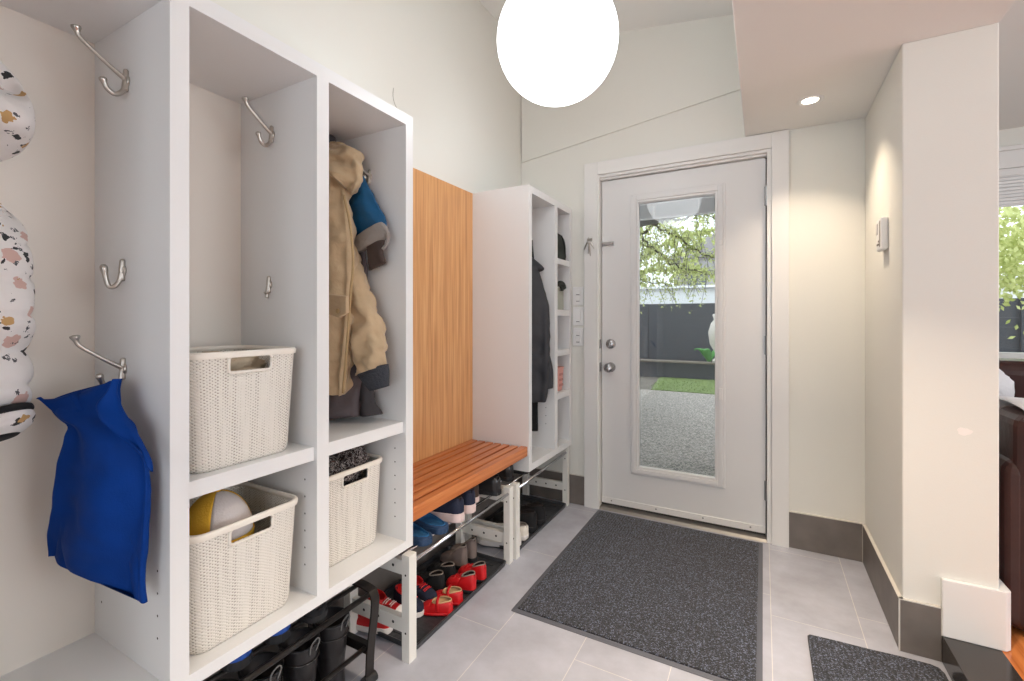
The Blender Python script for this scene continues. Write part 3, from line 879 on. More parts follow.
def basket(x_front, yc, z, D, Wd, H, label, taper=0.90, slot=(-0.052, 0.052), fill=None):
    r = thing('storage_basket', label, 'basket', (x_front - D / 2, yc, z), 'white woven plastic baskets in the lockers')
    cx = x_front - D / 2
    ys = [slot[0], slot[0] * .33, slot[1] * .33, slot[1]]
    zs = [0, 0.008, 0.02] + [0.02 + (H - 0.045 - 0.02) * k / 6 for k in range(1, 7)] + [H - 0.013, H]
    rings = []; uvs = []
    for i, h in enumerate(zs):
        k = taper + (1 - taper) * h / H
        if i == 0: k *= 0.965
        if i == 1: k *= 0.99
        rings.append([(p[0], p[1], z + h) for p in rrect(cx, yc, D / 2 * k, Wd / 2 * k, 0.035, front=[y for y in ys])])
    n = len(rings[0])
    m = MB(); vs = [p for rg in rings for p in rg]
    fs = []; front0 = 8  # indices of the front points: n+1 = 8 corner points first
    i_s, i_e = front0, front0 + len(ys) - 1
    for i in range(len(rings) - 1):
        for j in range(n):
            if zs[i] >= H - 0.046 and zs[i + 1] <= H - 0.012 and i_s <= j < i_e: continue
            fs.append((i * n + j, i * n + (j + 1) % n, (i + 1) * n + (j + 1) % n, (i + 1) * n + j))
    fs.append(tuple(range(n))[::-1])
    m.add(vs, fs, 0)
    o = m.build('woven_body', KNIT, r, smooth=True, solid=0.003)
    me = o.data; uvl = me.uv_layers.new(name='UVMap')
    per = [0]
    for j in range(n): per.append(per[-1] + (Vector(rings[-1][(j + 1) % n]) - Vector(rings[-1][j])).length)
    for p in me.polygons:
        js = [vi % n for vi in p.vertices]
        wrap = len(js) == 4 and max(js) - min(js) > n / 2
        for li in p.loop_indices:
            vi = me.loops[li].vertex_index; j = vi % n
            u = per[j] if not (wrap and j == 0) else per[n]
            uvl.data[li].uv = (u, zs[vi // n])
    # smooth rim band
    m = MB(); prof = [(0.0035, H - 0.012), (0.0045, H - 0.002), (0.002, H + 0.003), (-0.004, H + 0.003), (-0.005, H - 0.010)]
    rr = []
    for off, h in prof: rr.append([(p[0], p[1], z + h) for p in rrect(cx, yc, D / 2 + off, Wd / 2 + off, 0.036)])
    m.loft(rr + [rr[0]], False)
    m.build('rim', PLASTB, r, smooth=True)
    # slot frame
    kk = taper + (1 - taper) * (H - 0.03) / H
    fxp = cx + D / 2 * kk
    m = MB(); t = 0.004; a, b = yc + slot[0], yc + slot[1]; c0, c1 = z + H - 0.047, z + H - 0.011
    P = []
    for (yy, zz, a0) in ((b - .008, c1 - .008, 0), (a + .008, c1 - .008, PI / 2), (a + .008, c0 + .008, PI), (b - .008, c0 + .008, 1.5 * PI)):
        for q in range(5):
            an = a0 + PI / 2 * q / 4
            zz2 = zz + 0.010 * math.sin(an)
            kz = taper + (1 - taper) * (zz2 - z) / H
            P.append((cx + D / 2 * kz + 0.0005, yy + 0.010 * math.cos(an), zz2))
    m.tube(P + [P[0]], 0.0038, 8)
    m.build('handle_rim', PLASTB, r, smooth=True)
    return r


basket(-1.112, 0.690, 0.8275, 0.27, 0.272, 0.275, 'white woven basket on the middle shelf, with empty locker space above it', taper=0.91)
basket(-1.108, 0.690, 0.4145, 0.29, 0.276, 0.278, 'white woven basket on the bottom, holding the yellow cap', taper=0.91)
basket(-1.160, 1.068, 0.4145, 0.25, 0.262, 0.285, 'white woven basket stuffed with dark patterned knitwear', taper=0.91)
# folded cloth in the upper basket
m = MB(); blob(m, (-1.25, 0.69, 1.045), (0.10, 0.105, 0.045), amp=0.5, seed=3)
tag(m.build('folded_cloth', mat('oatmeal_cloth', (206, 186, 160), 0.95, bump=.5, bscale=120), origin=(-1.25, .69, 1.0), smooth=True), 'oatmeal cloth just showing inside the upper basket', 'cloth')
# knitwear
for i, (c, rr, sd, lb) in enumerate((((-1.260, 1.120, 0.690), (0.070, 0.058, 0.075), 4, 'dark patterned knit hat at the back right of the knitwear basket'),
                                     ((-1.245, 1.005, 0.680), (0.060, 0.050, 0.058), 9, 'dark patterned knit hat at the left of the knitwear basket'),
                                     ((-1.220, 1.065, 0.672), (0.042, 0.055, 0.042), 12, 'brown patterned glove in the middle of the knitwear basket'))):
    m = MB(); blob(m, c, rr, amp=0.45, seed=sd, fr=8)
    tag(m.build('knit_hat' if i < 2 else 'knit_glove', NORDIC, origin=c, smooth=True), lb, 'hat' if i < 2 else 'glove', 'patterned knitwear in the basket')
m = MB(); blob(m, (-1.285, 1.068, 0.56), (0.075, 0.085, 0.09), amp=0.15, seed=20)
tag(m.build('knit_scarf', NORDIC, origin=(-1.28, 1.06, 0.48), smooth=True), 'dark knit scarf pushed down under the patterned hats', 'scarf', 'patterned knitwear in the basket')

# cap in the lower basket
cc = Vector((-1.225, 0.672, 0.635))
r = thing('baseball_cap', 'yellow cap with pale grey panels lying in the lower basket', 'cap', cc)


def cap_pt(a, t, rx=0.086, ry=0.078, rz=0.108):
    return cc + Vector((rx * math.cos(t) * math.cos(a), ry * math.cos(t) * math.sin(a), rz * math.sin(t)))


for (a0, a1, mt) in ((-2.15, -0.75, YELL), (-0.75, 0.95, CAPG), (0.95, 2.2, YELL), (2.2, 4.13, YELL)):
    m = MB(); A, B = 14, 10; vs = []
    for i in range(A + 1):
        for j in range(B + 1): vs.append(cap_pt(a0 + (a1 - a0) * i / A, 0.0 + (PI / 2 - 0.03) * j / B))
    m.add(vs, [(i * (B + 1) + j, (i + 1) * (B + 1) + j, (i + 1) * (B + 1) + j + 1, i * (B + 1) + j + 1) for i in range(A) for j in range(B)])
    m.build('crown_panel', mt, r, smooth=True, solid=0.003, label='pale grey front panel' if mt is CAPG else None)
MB().lathe([(0.088, -0.016), (0.0885, 0.004), (0.086, 0.006), (0.084, -0.016)], cc, 'z', 40, sy=0.91).build('lower_band', YELL, r, smooth=True)
MB().lathe([(0, .006), (.006, .004), (.008, 0)], cc + Vector((0, 0, 0.107)), 'z', 14).build('top_button', YELL, r)
m = MB(); vs = []
for i in range(15):
    a = -2.25 + 1.35 * i / 14
    for k in range(5):
        q = 1 + 0.62 * k / 4 * max(0, math.sin(PI * i / 14)) ** 0.6
        vs.append(cc + Vector((0.086 * math.cos(a) * q, 0.078 * math.sin(a) * q, 0.004 - 0.012 * k / 4)))
m.add(vs, [(i * 5 + k, (i + 1) * 5 + k, (i + 1) * 5 + k + 1, i * 5 + k + 1) for i in range(14) for k in range(4)])
m.build('brim', YELL, r, smooth=True, solid=0.003)
m = MB(); blob(m, (-1.25, 0.69, 0.535), (0.085, 0.09, 0.07), amp=0.15, seed=31)
tag(m.build('folded_cloth', mat('black_knit', (40, 38, 38), .95), origin=(-1.23, .69, .46), smooth=True), 'black knitted cloth under the yellow cap in the basket', 'cloth')

# ------------------------------------------------------------------ beige coat bay
r = thing('beige_coat', 'beige cotton coat with dark ribbed cuffs hanging on a hook', 'coat', (-1.26, 1.12, 0.9), None)


def Q(x, y, Y0):
    p = pxY(x, y, Y0)
    p.x = max(p.x, -1.418)
    return p


m = MB()  # body: left edge runs past the divider, right edge is the zip edge
drape(m, [(Q(318, 185, 1.10), Q(346, 172, 1.13), 0.05), (Q(312, 205, 1.09), Q(348, 195, 1.12), 0.08), (Q(310, 250, 1.09), Q(351, 240, 1.11), 0.09), (Q(310, 300, 1.08), Q(352, 300, 1.10), 0.09),
          (Q(310, 350, 1.08), Q(352, 350, 1.09), 0.09), (Q(312, 376, 1.08), Q(348, 378, 1.09), 0.08), (Q(318, 384, 1.08), Q(343, 396, 1.09), 0.05)], famp=0.012, folds=7, seed=2, wr=0.030, wf=13, n=64, sub=10)
m.build('body', BEIGE, r, smooth=True)
m = MB()  # sleeve
drape(m, [(Q(338, 205, 1.15), Q(350, 210, 1.16), 0.05), (Q(342, 235, 1.145), Q(353, 240, 1.155), 0.07), (Q(345, 262, 1.14), Q(360, 264, 1.15), 0.08), (Q(348, 290, 1.135), Q(368, 290, 1.145), 0.085), (Q(351, 320, 1.13), Q(377, 318, 1.14), 0.085), (Q(354, 350, 1.12), Q(383, 345, 1.13), 0.08), (Q(358, 375, 1.12), Q(385, 366, 1.13), 0.065)], famp=0.005, folds=5, seed=5, wr=0.022, wf=18, n=56, sub=10)
m.build('sleeve', BEIGE, r, smooth=True)
m = MB()
drape(m, [(Q(357, 372, 1.12), Q(387, 364, 1.13), 0.06), (Q(361, 378, 1.12), Q(388, 372, 1.13), 0.06), (Q(371, 391, 1.12), Q(388, 386, 1.13), 0.05)], famp=0.001, folds=20, seed=1, n=60)
m.build('ribbed_cuff', DGREY, r, smooth=True)
m = MB()  # hood fallen over the hook
drape(m, [(Q(316, 144, 1.13), Q(345, 144, 1.15), 0.03), (Q(312, 150, 1.11), Q(358, 152, 1.14), 0.08), (Q(313, 160, 1.10), Q(362, 166, 1.13), 0.10), (Q(325, 172, 1.09), Q(362, 182, 1.13), 0.09), (Q(338, 182, 1.10), Q(357, 190, 1.13), 0.06), (Q(344, 188, 1.11), Q(352, 194, 1.13), 0.03)], famp=0.014, folds=4, seed=8, wr=0.030, wf=15, n=56, sub=9)
m.build('hood', BEIGE, r, smooth=True)
m = MB()
P = cr([Q(344, 196, 1.075), Q(350, 225, 1.055), Q(353, 262, 1.045), Q(350, 300, 1.04), Q(347, 345, 1.04), Q(343, 393, 1.055)], 8)
m.tube(P, 0.0042, 8); m.build('placket', BEIGE_IN, r, smooth=True)
m = MB(); a = Q(329, 294, 1.02); b = Q(347, 296, 1.02); c = Q(347, 313, 1.02); d = Q(339, 318, 1.02); e = Q(329, 314, 1.02)
m.prism([(q.x, q.z) for q in (a, b, c, d, e)], 1.016, 1.03, 'y'); fl = m.build('pocket_flap', BEIGE, r, bevel=0.004)
c = Q(338, 311, 1.015); MB().lathe([(0, -0.004), (0.007, -0.003), (0.008, 0)], c, 'y', 16).build('button', BEIGE_IN, fl)

# grey trousers below the coat
r = thing('snow_trousers', 'grey plum trousers bunched on the shelf under the beige coat', 'trousers', (-1.26, 1.12, 0.828))
m = MB()
drape(m, [(Q(318, 330, 1.15), Q(352, 330, 1.16), 0.07), (Q(314, 370, 1.14), Q(362, 372, 1.15), 0.09), (Q(312, 398, 1.13), Q(358, 398, 1.14), 0.10), (Q(314, 412, 1.12), Q(358, 414, 1.13), 0.09), (Q(316, 420, 1.12), Q(360, 416, 1.13), 0.06)], famp=0.01, folds=5, seed=3, wr=0.03, wf=12, n=44)
m.build('leg', PLUMG, r, smooth=True)
m = MB()
drape(m, [(Q(352, 340, 1.18), Q(368, 340, 1.19), 0.04), (Q(356, 380, 1.17), Q(372, 380, 1.18), 0.05), (Q(360, 405, 1.16), Q(374, 402, 1.17), 0.05), (Q(360, 416, 1.15), Q(382, 414, 1.17), 0.04)], famp=0.005, folds=4, seed=4, wr=0.015, n=36)
m.build('leg', CHAR, r, smooth=True)

# blue jacket behind
r = thing('blue_jacket', 'blue nylon jacket with grey lining behind the beige coat', 'jacket', (-1.25, 1.19, 1.35))
m = MB()
drape(m, [(Q(352, 180, 1.185), Q(364, 176, 1.19), 0.02), (Q(348, 195, 1.18), Q(370, 190, 1.185), 0.04), (Q(348, 214, 1.18), Q(378, 204, 1.185), 0.045), (Q(349, 232, 1.18), Q(385, 218, 1.185), 0.04), (Q(350, 244, 1.18), Q(386, 229, 1.185), 0.03)], famp=0.005, folds=4, seed=6, wr=0.012, wf=14, n=44)
m.build('sleeve', TEAL, r, smooth=True)
m = MB()
drape(m, [(Q(350, 243, 1.175), Q(383, 222, 1.18), 0.04), (Q(351, 250, 1.175), Q(388, 230, 1.18), 0.045), (Q(353, 255, 1.175), Q(386, 238, 1.18), 0.035)], famp=0.002, folds=5, seed=2, wr=0.005, n=36)
m.tube(cr([Q(382, 226, 1.172), Q(388, 234, 1.172), Q(387, 243, 1.172), Q(383, 249, 1.172)], 6), 0.006, 8)
m.build('lining', GREYF, r, smooth=True)
m = MB()
drape(m, [(Q(366, 242, 1.18), Q(384, 236, 1.185), 0.03), (Q(367, 255, 1.18), Q(383, 249, 1.185), 0.035), (Q(368, 271, 1.18), Q(386, 262, 1.185), 0.03)], famp=0.003, folds=4, seed=2, wr=0.008, n=30)
m.build('cuff', BROWN, r, smooth=True)
m = MB()
drape(m, [(Q(353, 248, 1.19), Q(366, 248, 1.20), 0.03), (Q(354, 290, 1.19), Q(367, 290, 1.20), 0.03), (Q(356, 330, 1.19), Q(370, 330, 1.20), 0.03)], famp=0.003, folds=4, seed=2, wr=0.01, n=30)
m.build('lower_lining', PLUMG, r, smooth=True)
# dark hat above
m = MB(); blob(m, Q(322, 150, 1.15), (0.06, 0.05, 0.06), amp=0.3, seed=5)
tag(m.build('dark_cap', CHAR, origin=Q(322, 150, 1.15), smooth=True), 'dark cap peeking out above the beige hood', 'hat')

# ------------------------------------------------------------------ blue bag
r = thing('cloth_bag', 'royal blue cloth bag hanging crumpled from the lower left hook', 'bag', (-1.27, 0.44, 0.6))
m = MB()
drape(m, [(Q(104, 384, 0.452), Q(119, 379, 0.462), 0.010), (Q(74, 392, 0.43), Q(118, 388, 0.460), 0.022), (Q(52, 402, 0.41), Q(118, 400, 0.455), 0.036), (Q(58, 416, 0.405), Q(121, 412, 0.455), 0.045),
          (Q(68, 426, 0.405), Q(132, 424, 0.46), 0.045), (Q(66, 438, 0.40), Q(140, 446, 0.46), 0.036), (Q(60, 470, 0.395), Q(146, 468, 0.465), 0.034), (Q(54, 515, 0.392), Q(146, 525, 0.465), 0.028), (Q(49, 540, 0.392), Q(146, 572, 0.468), 0.016), (Q(48, 556, 0.392), Q(147, 602, 0.470), 0.006)],
      famp=0.010, folds=4, seed=4, wr=0.010, wf=9, n=72, sub=9)
m.build('sack', BAGBLUE, r, smooth=True)
m = MB()
drape(m, [(Q(37, 399, 0.385), Q(40, 397, 0.386), 0.006), (Q(50, 399, 0.395), Q(56, 412, 0.397), 0.012), (Q(62, 397, 0.405), Q(72, 420, 0.41), 0.02), (Q(76, 392, 0.42), Q(88, 410, 0.425), 0.03)], famp=0.002, folds=3, seed=2, n=28)
m.build('corner_flap', BAGBLUE, r, smooth=True)
m = MB()
drape(m, [(Q(112, 379, 0.445), Q(120, 379, 0.455), 0.012), (Q(106, 392, 0.435), Q(118, 392, 0.45), 0.025), (Q(100, 404, 0.43), Q(121, 412, 0.445), 0.028), (Q(102, 416, 0.425), Q(134, 432, 0.445), 0.024), (Q(116, 428, 0.43), Q(148, 456, 0.45), 0.015), (Q(140, 450, 0.44), Q(152, 470, 0.455), 0.006)], famp=0.004, folds=3, seed=9, wr=0.008, n=36)
m.build('handle_fold', BAGBLUE, r, smooth=True)

# ------------------------------------------------------------------ printed snowsuit at the far left
r = thing('printed_snowsuit', 'white quilted child snowsuit with small animal print and black cuff', 'snowsuit', (-1.28, 0.25, 0.9))


def puffy(mb, secs, n=40, puff=0.012, k=7, seed=1):
    Ls = cr([s[0] for s in secs], k); Rs = cr([s[1] for s in secs], k); Ts = crs([s[2] for s in secs], k); rings = []
    for i in range(len(Ls)):
        Lp, Rp, t = Ls[i], Rs[i], Ts[i]; ax = Rp - Lp; nx = Vector((-ax.y, ax.x, 0)).normalized()
        pf = puff * abs(math.sin(PI * i / k)) ** 0.6
        ring = []
        for j in range(n):
            a = 2 * PI * j / n; u, v = math.cos(a), math.sin(a)
            p = (Lp + Rp) / 2 + ax.normalized() * (ax.length / 2 + pf) * u + nx * (t / 2 + pf) * v
            p += nx * v * 0.008 * noise.noise(p * 16 + Vector((seed, 0, 0)))
            ring.append(p)
        rings.append(ring)
    mb.loft(rings, True)
    return mb


m = MB()
puffy(m, [(Q(-60, 196, 0.31), Q(-8, 204, 0.33), 0.05), (Q(-70, 216, 0.31), Q(4, 220, 0.335), 0.08), (Q(-72, 240, 0.31), Q(9, 246, 0.335), 0.10), (Q(-74, 275, 0.31), Q(11, 280, 0.335), 0.10), (Q(-72, 312, 0.31), Q(13, 316, 0.335), 0.10),
          (Q(-70, 350, 0.31), Q(7, 352, 0.335), 0.10), (Q(-68, 385, 0.31), Q(11, 384, 0.335), 0.10), (Q(-55, 406, 0.31), Q(10, 406, 0.335), 0.09)], puff=0.010)
m.build('sleeve', PRINT, r, smooth=True)
m = MB(); puffy(m, [(Q(-50, 409, 0.31), Q(18, 403, 0.340), 0.085), (Q(-49, 413, 0.31), Q(19, 410, 0.340), 0.085)], puff=0.004)
m.build('cuff_band', BLACKF, r, smooth=True)
m = MB(); puffy(m, [(Q(-49, 412, 0.31), Q(18, 409, 0.340), 0.08), (Q(-45, 425, 0.31), Q(18, 420, 0.340), 0.085), (Q(-38, 437, 0.31), Q(8, 433, 0.33), 0.07)], puff=0.004)
m.build('mitten_cuff', PRINT, r, smooth=True)
m = MB(); puffy(m, [(Q(-38, 436, 0.31), Q(8, 432, 0.33), 0.07), (Q(-36, 439, 0.31), Q(6, 436, 0.33), 0.07)], puff=0.002)
m.build('mitten_edge', BLACKF, r, smooth=True)
m = MB()
puffy(m, [(Q(-50, 66, 0.30), Q(-23, 70, 0.32), 0.04), (Q(-72, 80, 0.30), Q(-3, 86, 0.325), 0.10), (Q(-80, 104, 0.30), Q(15, 102, 0.33), 0.09), (Q(-80, 129, 0.30), Q(17, 124, 0.33), 0.10), (Q(-76, 152, 0.30), Q(5, 146, 0.33), 0.12), (Q(-62, 174, 0.30), Q(-13, 166, 0.32), 0.08), (Q(-50, 186, 0.30), Q(-29, 182, 0.31), 0.05)], puff=0.0)
m.build('hood', PRINT, r, smooth=True)
m = MB()
drape(m, [(Q(-62, 160, 0.30), Q(-31, 160, 0.31), 0.05), (Q(-80, 185, 0.28), Q(-31, 185, 0.31), 0.06), (Q(-90, 260, 0.27), Q(-30, 260, 0.31), 0.08), (Q(-90, 400, 0.27), Q(-40, 400, 0.31), 0.08)], famp=0.004, n=36)
m.build('body', PRINT, r, smooth=True)
# peg carrying the snowsuit on the back panel
r = thing('coat_hook', 'nickel hook behind the printed hood at the far left', 'hook', (-1.437, 0.24, 1.72), 'satin nickel coat hooks on the locker panels')
MB().lathe([(0, 0.006), (0.012, 0.005), (0.014, 0)], (-1.437, 0.24, 1.72), 'x', 18).build('base_plate', NICKEL, r)
MB().tube(cr([(-1.433, .24, 1.72), (-1.40, .24, 1.71), (-1.375, .24, 1.735)], 6), 0.005, 10).build('long_prong', NICKEL, r, smooth=True)

# ------------------------------------------------------------------ black jackets in the right locker
r = thing('black_jacket', 'long black jacket hanging in the locker beside the door', 'jacket', (-1.2, 2.44, 0.6))
m = MB()
drape(m, [(Q(512, 256, 2.45), Q(536, 262, 2.46), 0.03), (Q(510, 268, 2.44), Q(539, 270, 2.46), 0.08), (Q(508, 290, 2.43), Q(545, 290, 2.46), 0.10), (Q(508, 315, 2.42), Q(549, 312, 2.46), 0.11), (Q(508, 345, 2.42), Q(550, 345, 2.46), 0.11), (Q(508, 375, 2.42), Q(551, 372, 2.46), 0.10), (Q(510, 400, 2.42), Q(546, 402, 2.46), 0.07)], famp=0.010, folds=5, seed=3, wr=0.020, wf=8, n=48, sub=8)
m.build('body', BLACKJ, r, smooth=True)
m = MB(); drape(m, [(Q(524, 256, 2.46), Q(532, 257, 2.465), 0.02), (Q(526, 263, 2.44), Q(544, 268, 2.47), 0.035), (Q(528, 270, 2.44), Q(540, 272, 2.47), 0.03)], famp=.003, n=28)
m.build('collar', BLACKJ, r, smooth=True)
m = MB(); drape(m, [(Q(540, 355, 2.46), Q(549, 352, 2.47), 0.04), (Q(545, 372, 2.46), Q(553, 370, 2.47), 0.045), (Q(546, 389, 2.46), Q(553, 388, 2.47), 0.04)], famp=.002, n=24)
m.build('sleeve', BLACKJ, r, smooth=True)
m = MB()
drape(m, [(Q(512, 240, 2.49), Q(533, 240, 2.495), 0.02), (Q(512, 300, 2.485), Q(536, 300, 2.49), 0.03), (Q(512, 380, 2.48), Q(538, 380, 2.49), 0.04), (Q(514, 431, 2.475), Q(538, 431, 2.485), 0.03)], famp=0.003, folds=4, seed=2, wr=0.006, n=36)
tag(m.build('black_scarf', BLACKF, origin=(-1.2, 2.48, 0.6), smooth=True), 'narrow black cloth hanging down behind the black jacket', 'scarf')
r = thing('coat_hook', 'nickel hook holding the black jacket beside the door', 'hook', (-1.2, 2.512, 1.70), 'satin nickel coat hooks on the locker panels')
MB().lathe([(0, -0.006), (0.010, -0.006), (0.013, 0)], (-1.24, 2.512, 1.60), 'y', 16).build('base_plate', NICKEL, r)
MB().tube(cr([(-1.24, 2.508, 1.60), (-1.24, 2.48, 1.585), (-1.24, 2.46, 1.60)], 6), 0.005, 10).build('long_prong', NICKEL, r, smooth=True)

# cubby contents
m = MB(); zz = CUB[0][1]
r = thing('drawstring_bag', 'dark green canvas bag in the top cubby beside the door', 'bag', (-1.18, 2.64, zz))
m = MB()
rings = []
for i in range(12):
    t = i / 11; h = 0.165 * t
    w = 0.075 * (1 - 0.12 * t ** 4); d = 0.085 * (1 - 0.3 * t ** 5)
    rings.append([(p[0], p[1] , zz + 0.001 + h + (0.006 * math.sin(p[1] * 60) if i > 9 else 0)) for p in rrect(-1.180, 2.666, d, w, 0.03)])
m.loft(rings); m.build('body', OLIVE, r, smooth=True)
m = MB(); m.tube(cr([(-1.095, 2.65, zz + .15), (-1.093, 2.68, zz + .10), (-1.093, 2.70, zz + .06), (-1.093, 2.71, zz + .02)], 6), 0.003, 8); m.build('strap', BLACKF, r, smooth=True)
zz = CUB[1][1]
r = thing('glove', 'dark glove draped over a clear case in the second cubby', 'glove', (-1.18, 2.63, zz + .13))
m = MB(); drape(m, [((-1.25, 2.585, zz + .150), (-1.11, 2.585, zz + .150), 0.02), ((-1.25, 2.62, zz + .165), (-1.105, 2.62, zz + .165), 0.03), ((-1.25, 2.66, zz + .155), (-1.105, 2.66, zz + .155), 0.03)], n=24)
m2 = MB(); m2.tube(cr([(-1.11, 2.61, zz + .155), (-1.105, 2.65, zz + .165), (-1.105, 2.69, zz + .160), (-1.105, 2.712, zz + .135)], 6), [0.016] * 18 + [0.012], 12); m2.build('palm', OLIVE, r, smooth=True)
m2 = MB(); m2.tube(cr([(-1.108, 2.655, zz + .152), (-1.100, 2.662, zz + .135), (-1.099, 2.665, zz + .118)], 5), 0.010, 10); m2.build('finger', OLIVE, r, smooth=True)
r = thing('sunglasses_case', 'grey green box standing under the dark glove in the cubby', 'box', (-1.18, 2.62, zz))
MB().box(-1.27, -1.112, 2.60, 2.725, zz + .0005, zz + .122).build('case_body', mat('sage_plastic', (176, 178, 164), 0.6), r, bevel=0.006)
MB().box(-1.272, -1.110, 2.598, 2.727, zz + .122, zz + .138).build('lid', mat('sage_plastic', (176, 178, 164), 0.6), r, bevel=0.004)
zz = CUB[3][1]
r = thing('pink_basket', 'small pink plastic basket in the lower cubby beside the door', 'basket', (-1.17, 2.62, zz))
m = MB(); rings = []
for k, h in ((0.86, 0), (0.9, 0.02), (0.96, 0.08), (1, 0.13), (1, 0.145)): rings.append([(p[0], p[1], zz + .001 + h) for p in rrect(-1.165, 2.668, 0.060 * k, 0.045 * k, 0.015)])
n = len(rings[0]); m.loft(rings, False); m.f.append(tuple(range(n))); m.mi.append(0)
bk = m.build('body', PINK, r, smooth=True, solid=0.002)
m = MB(); rr = [[(p[0], p[1], zz + h) for p in rrect(-1.165, 2.668, 0.060 + o_, 0.045 + o_, 0.016)] for o_, h in ((0.002, .138), (0.003, .148), (-.002, .148), (-.002, .138), (0.002, .138))]
m.loft(rr, False); m.build('rim', PINK, r)
m = MB()
for k in range(3): m.box(-1.1065, -1.1045, 2.64, 2.695, zz + .03 + k * .033, zz + .045 + k * .033)
m.build('grille', mat('rose_plastic', (196, 128, 122), .5), r)


# ------------------------------------------------------------------ white shoe racks
def shoe_rack(name, label, x, y, rot):
    r = bpy.data.objects.new(name, None); COL.objects.link(r); ORG[r] = Vector((0, 0, 0))
    r['label'] = label; r['category'] = 'shoe rack'; r['group'] = 'white shoe racks under the bench'
    Wd, Dp, H = 0.765, 0.315, 0.368
    for sy in (0, Wd - 0.038):
        for sx in (0, -(Dp - 0.033)):
            m = MB().box(sx - 0.033, sx, sy, sy + 0.038, 0, H)
            fy = -0.0005 if sy == 0 else Wd + .0005
            for z in (0.10, 0.30):
                vs = [(sx - 0.0165 + 0.004 * math.cos(a), fy if sy == 0 else sy - .0005, z + 0.004 * math.sin(a)) for a in [2 * PI * k / 8 for k in range(8)]]
                m.add(vs, [tuple(range(8))], 1)
            m.build('leg', [RACKW, DARKHOLE], r)
        for zc in (0.118, 0.318):
            m = MB().box(-(Dp - 0.034), -0.0335, sy + 0.008, sy + 0.030, zc - 0.025, zc + 0.025)
            for x_ in (-0.08, -0.15, -0.22):
                for fy in (sy + 0.0075, sy + 0.0305):
                    vs = [(x_ + 0.0055 * math.cos(a), fy, zc + 0.0055 * math.sin(a)) for a in [2 * PI * k / 10 for k in range(10)]]
                    m.add(vs, [tuple(range(10))], 1)
            m.build('rail', [RACKW, DARKHOLE], r)
    for (x_, z_, rad) in ((-0.010, 0.338, 0.0068), (-0.083, 0.330, 0.0055), (-0.158, 0.318, 0.0055), (-0.232, 0.330, 0.0055)):
        MB().tube([(x_, 0.030, z_), (x_, Wd - 0.030, z_)], rad, 14).build('tube', CHROME, r, smooth=True)
    # black lower side plate seen behind the tubes
    r.location = (x, y, 0); r.rotation_euler = (0, 0, rot)
    return r


rk1 = shoe_rack('shoe_rack', 'white wooden shoe rack with chrome tubes under the bench', -1.064, 1.215, 0.012)
rk2 = dup(rk1, (-1.066, 1.999, 0), 0.03, 'white wooden shoe rack with chrome tubes nearest the door')


# ------------------------------------------------------------------ trays
def tray(name, x0, x1, y0, y1, label):
    r = thing(name, label, 'tray', ((x0 + x1) / 2, (y0 + y1) / 2, 0), 'black boot trays on the floor')
    m = MB(); rings = []
    for o_, h in ((-0.004, 0.0005), (0.0, 0.003), (0.004, 0.020), (0.0, 0.022), (-0.005, 0.019), (-0.010, 0.006)):
        rings.append([(p[0], p[1], h) for p in rrect((x0 + x1) / 2, (y0 + y1) / 2, (x1 - x0) / 2 - 0.004 + o_, (y1 - y0) / 2 - .004 + o_, 0.02, 5)])
    m.loft(rings)
    m.build('tray_pan', RUBBER, r, smooth=False)
    m = MB()
    for k in range(5):
        yy = y0 + 0.05 + (y1 - y0 - 0.1) * k / 4
        MB().box(x0 + 0.05, x1 - 0.05, yy - 0.004, yy + 0.004, 0.006, 0.009).build('ridge', RUBBER, r)


tray('boot_tray', -1.425, -1.080, 1.262, 1.936, 'black rubber boot tray under the bench with red children shoes')
tray('boot_tray', -1.425, -1.088, 2.045, 2.722, 'black rubber boot tray under the locker beside the door')

# ------------------------------------------------------------------ black metal rack under the lockers
r = thing('metal_shoe_rack', 'black tubular shoe rack with bent flat legs under the lockers', 'shoe rack', (-1.24, 0.62, 0))
Zr = 0.305
for (x_, z_, rad) in ((-1.108, Zr - .004, 0.0085), (-1.175, Zr, 0.007), (-1.240, Zr, 0.007), (-1.305, Zr, 0.007), (-1.37, Zr, 0.0085)):
    MB().tube([(x_, 0.16, z_), (x_, 1.085, z_)], rad, 12).build('tube', BLACKM, r, smooth=True)
for (x_, z_) in ((-1.125, 0.125), (-1.24, 0.12), (-1.34, 0.125)):
    MB().tube([(x_, 0.16, z_), (x_, 1.085, z_)], 0.0075, 12).build('tube', BLACKM, r, smooth=True)
for yy in (0.15, 1.085):
    m = MB()
    P = cr([(-1.39, yy, 0.02), (-1.392, yy, 0.24), (-1.385, yy, 0.295), (-1.35, yy, 0.315), (-1.24, yy, 0.318), (-1.13, yy, 0.315), (-1.097, yy, 0.297), (-1.094, yy, 0.25), (-1.112, yy, 0.12), (-1.118, yy, 0.02)], 7)
    # flat bar: ring swept with a wide section along Y
    rings = []
    for i, p in enumerate(P):
        t = (P[min(i + 1, len(P) - 1)] - P[max(i - 1, 0)]).normalized(); nn = Vector((t.z, 0, -t.x))
        rings.append([p + nn * .003 + Vector((0, -.016, 0)), p + nn * .003 + Vector((0, .016, 0)), p - nn * .003 + Vector((0, .016, 0)), p - nn * .003 + Vector((0, -.016, 0))])
    m.loft(rings); m.build('side_frame', BLACKM, r, smooth=False)
    for x_ in (-1.118, -1.388):
        MB().tube([(x_, yy - .022, 0.018), (x_, yy + .022, 0.018)], 0.0175, 18).build('foot', SOLEB, r, smooth=False)
    MB().box(-1.36, -1.115, yy - .014, yy + .010, 0.105, 0.135).build('lower_rail', BLACKM, r, bevel=.003)


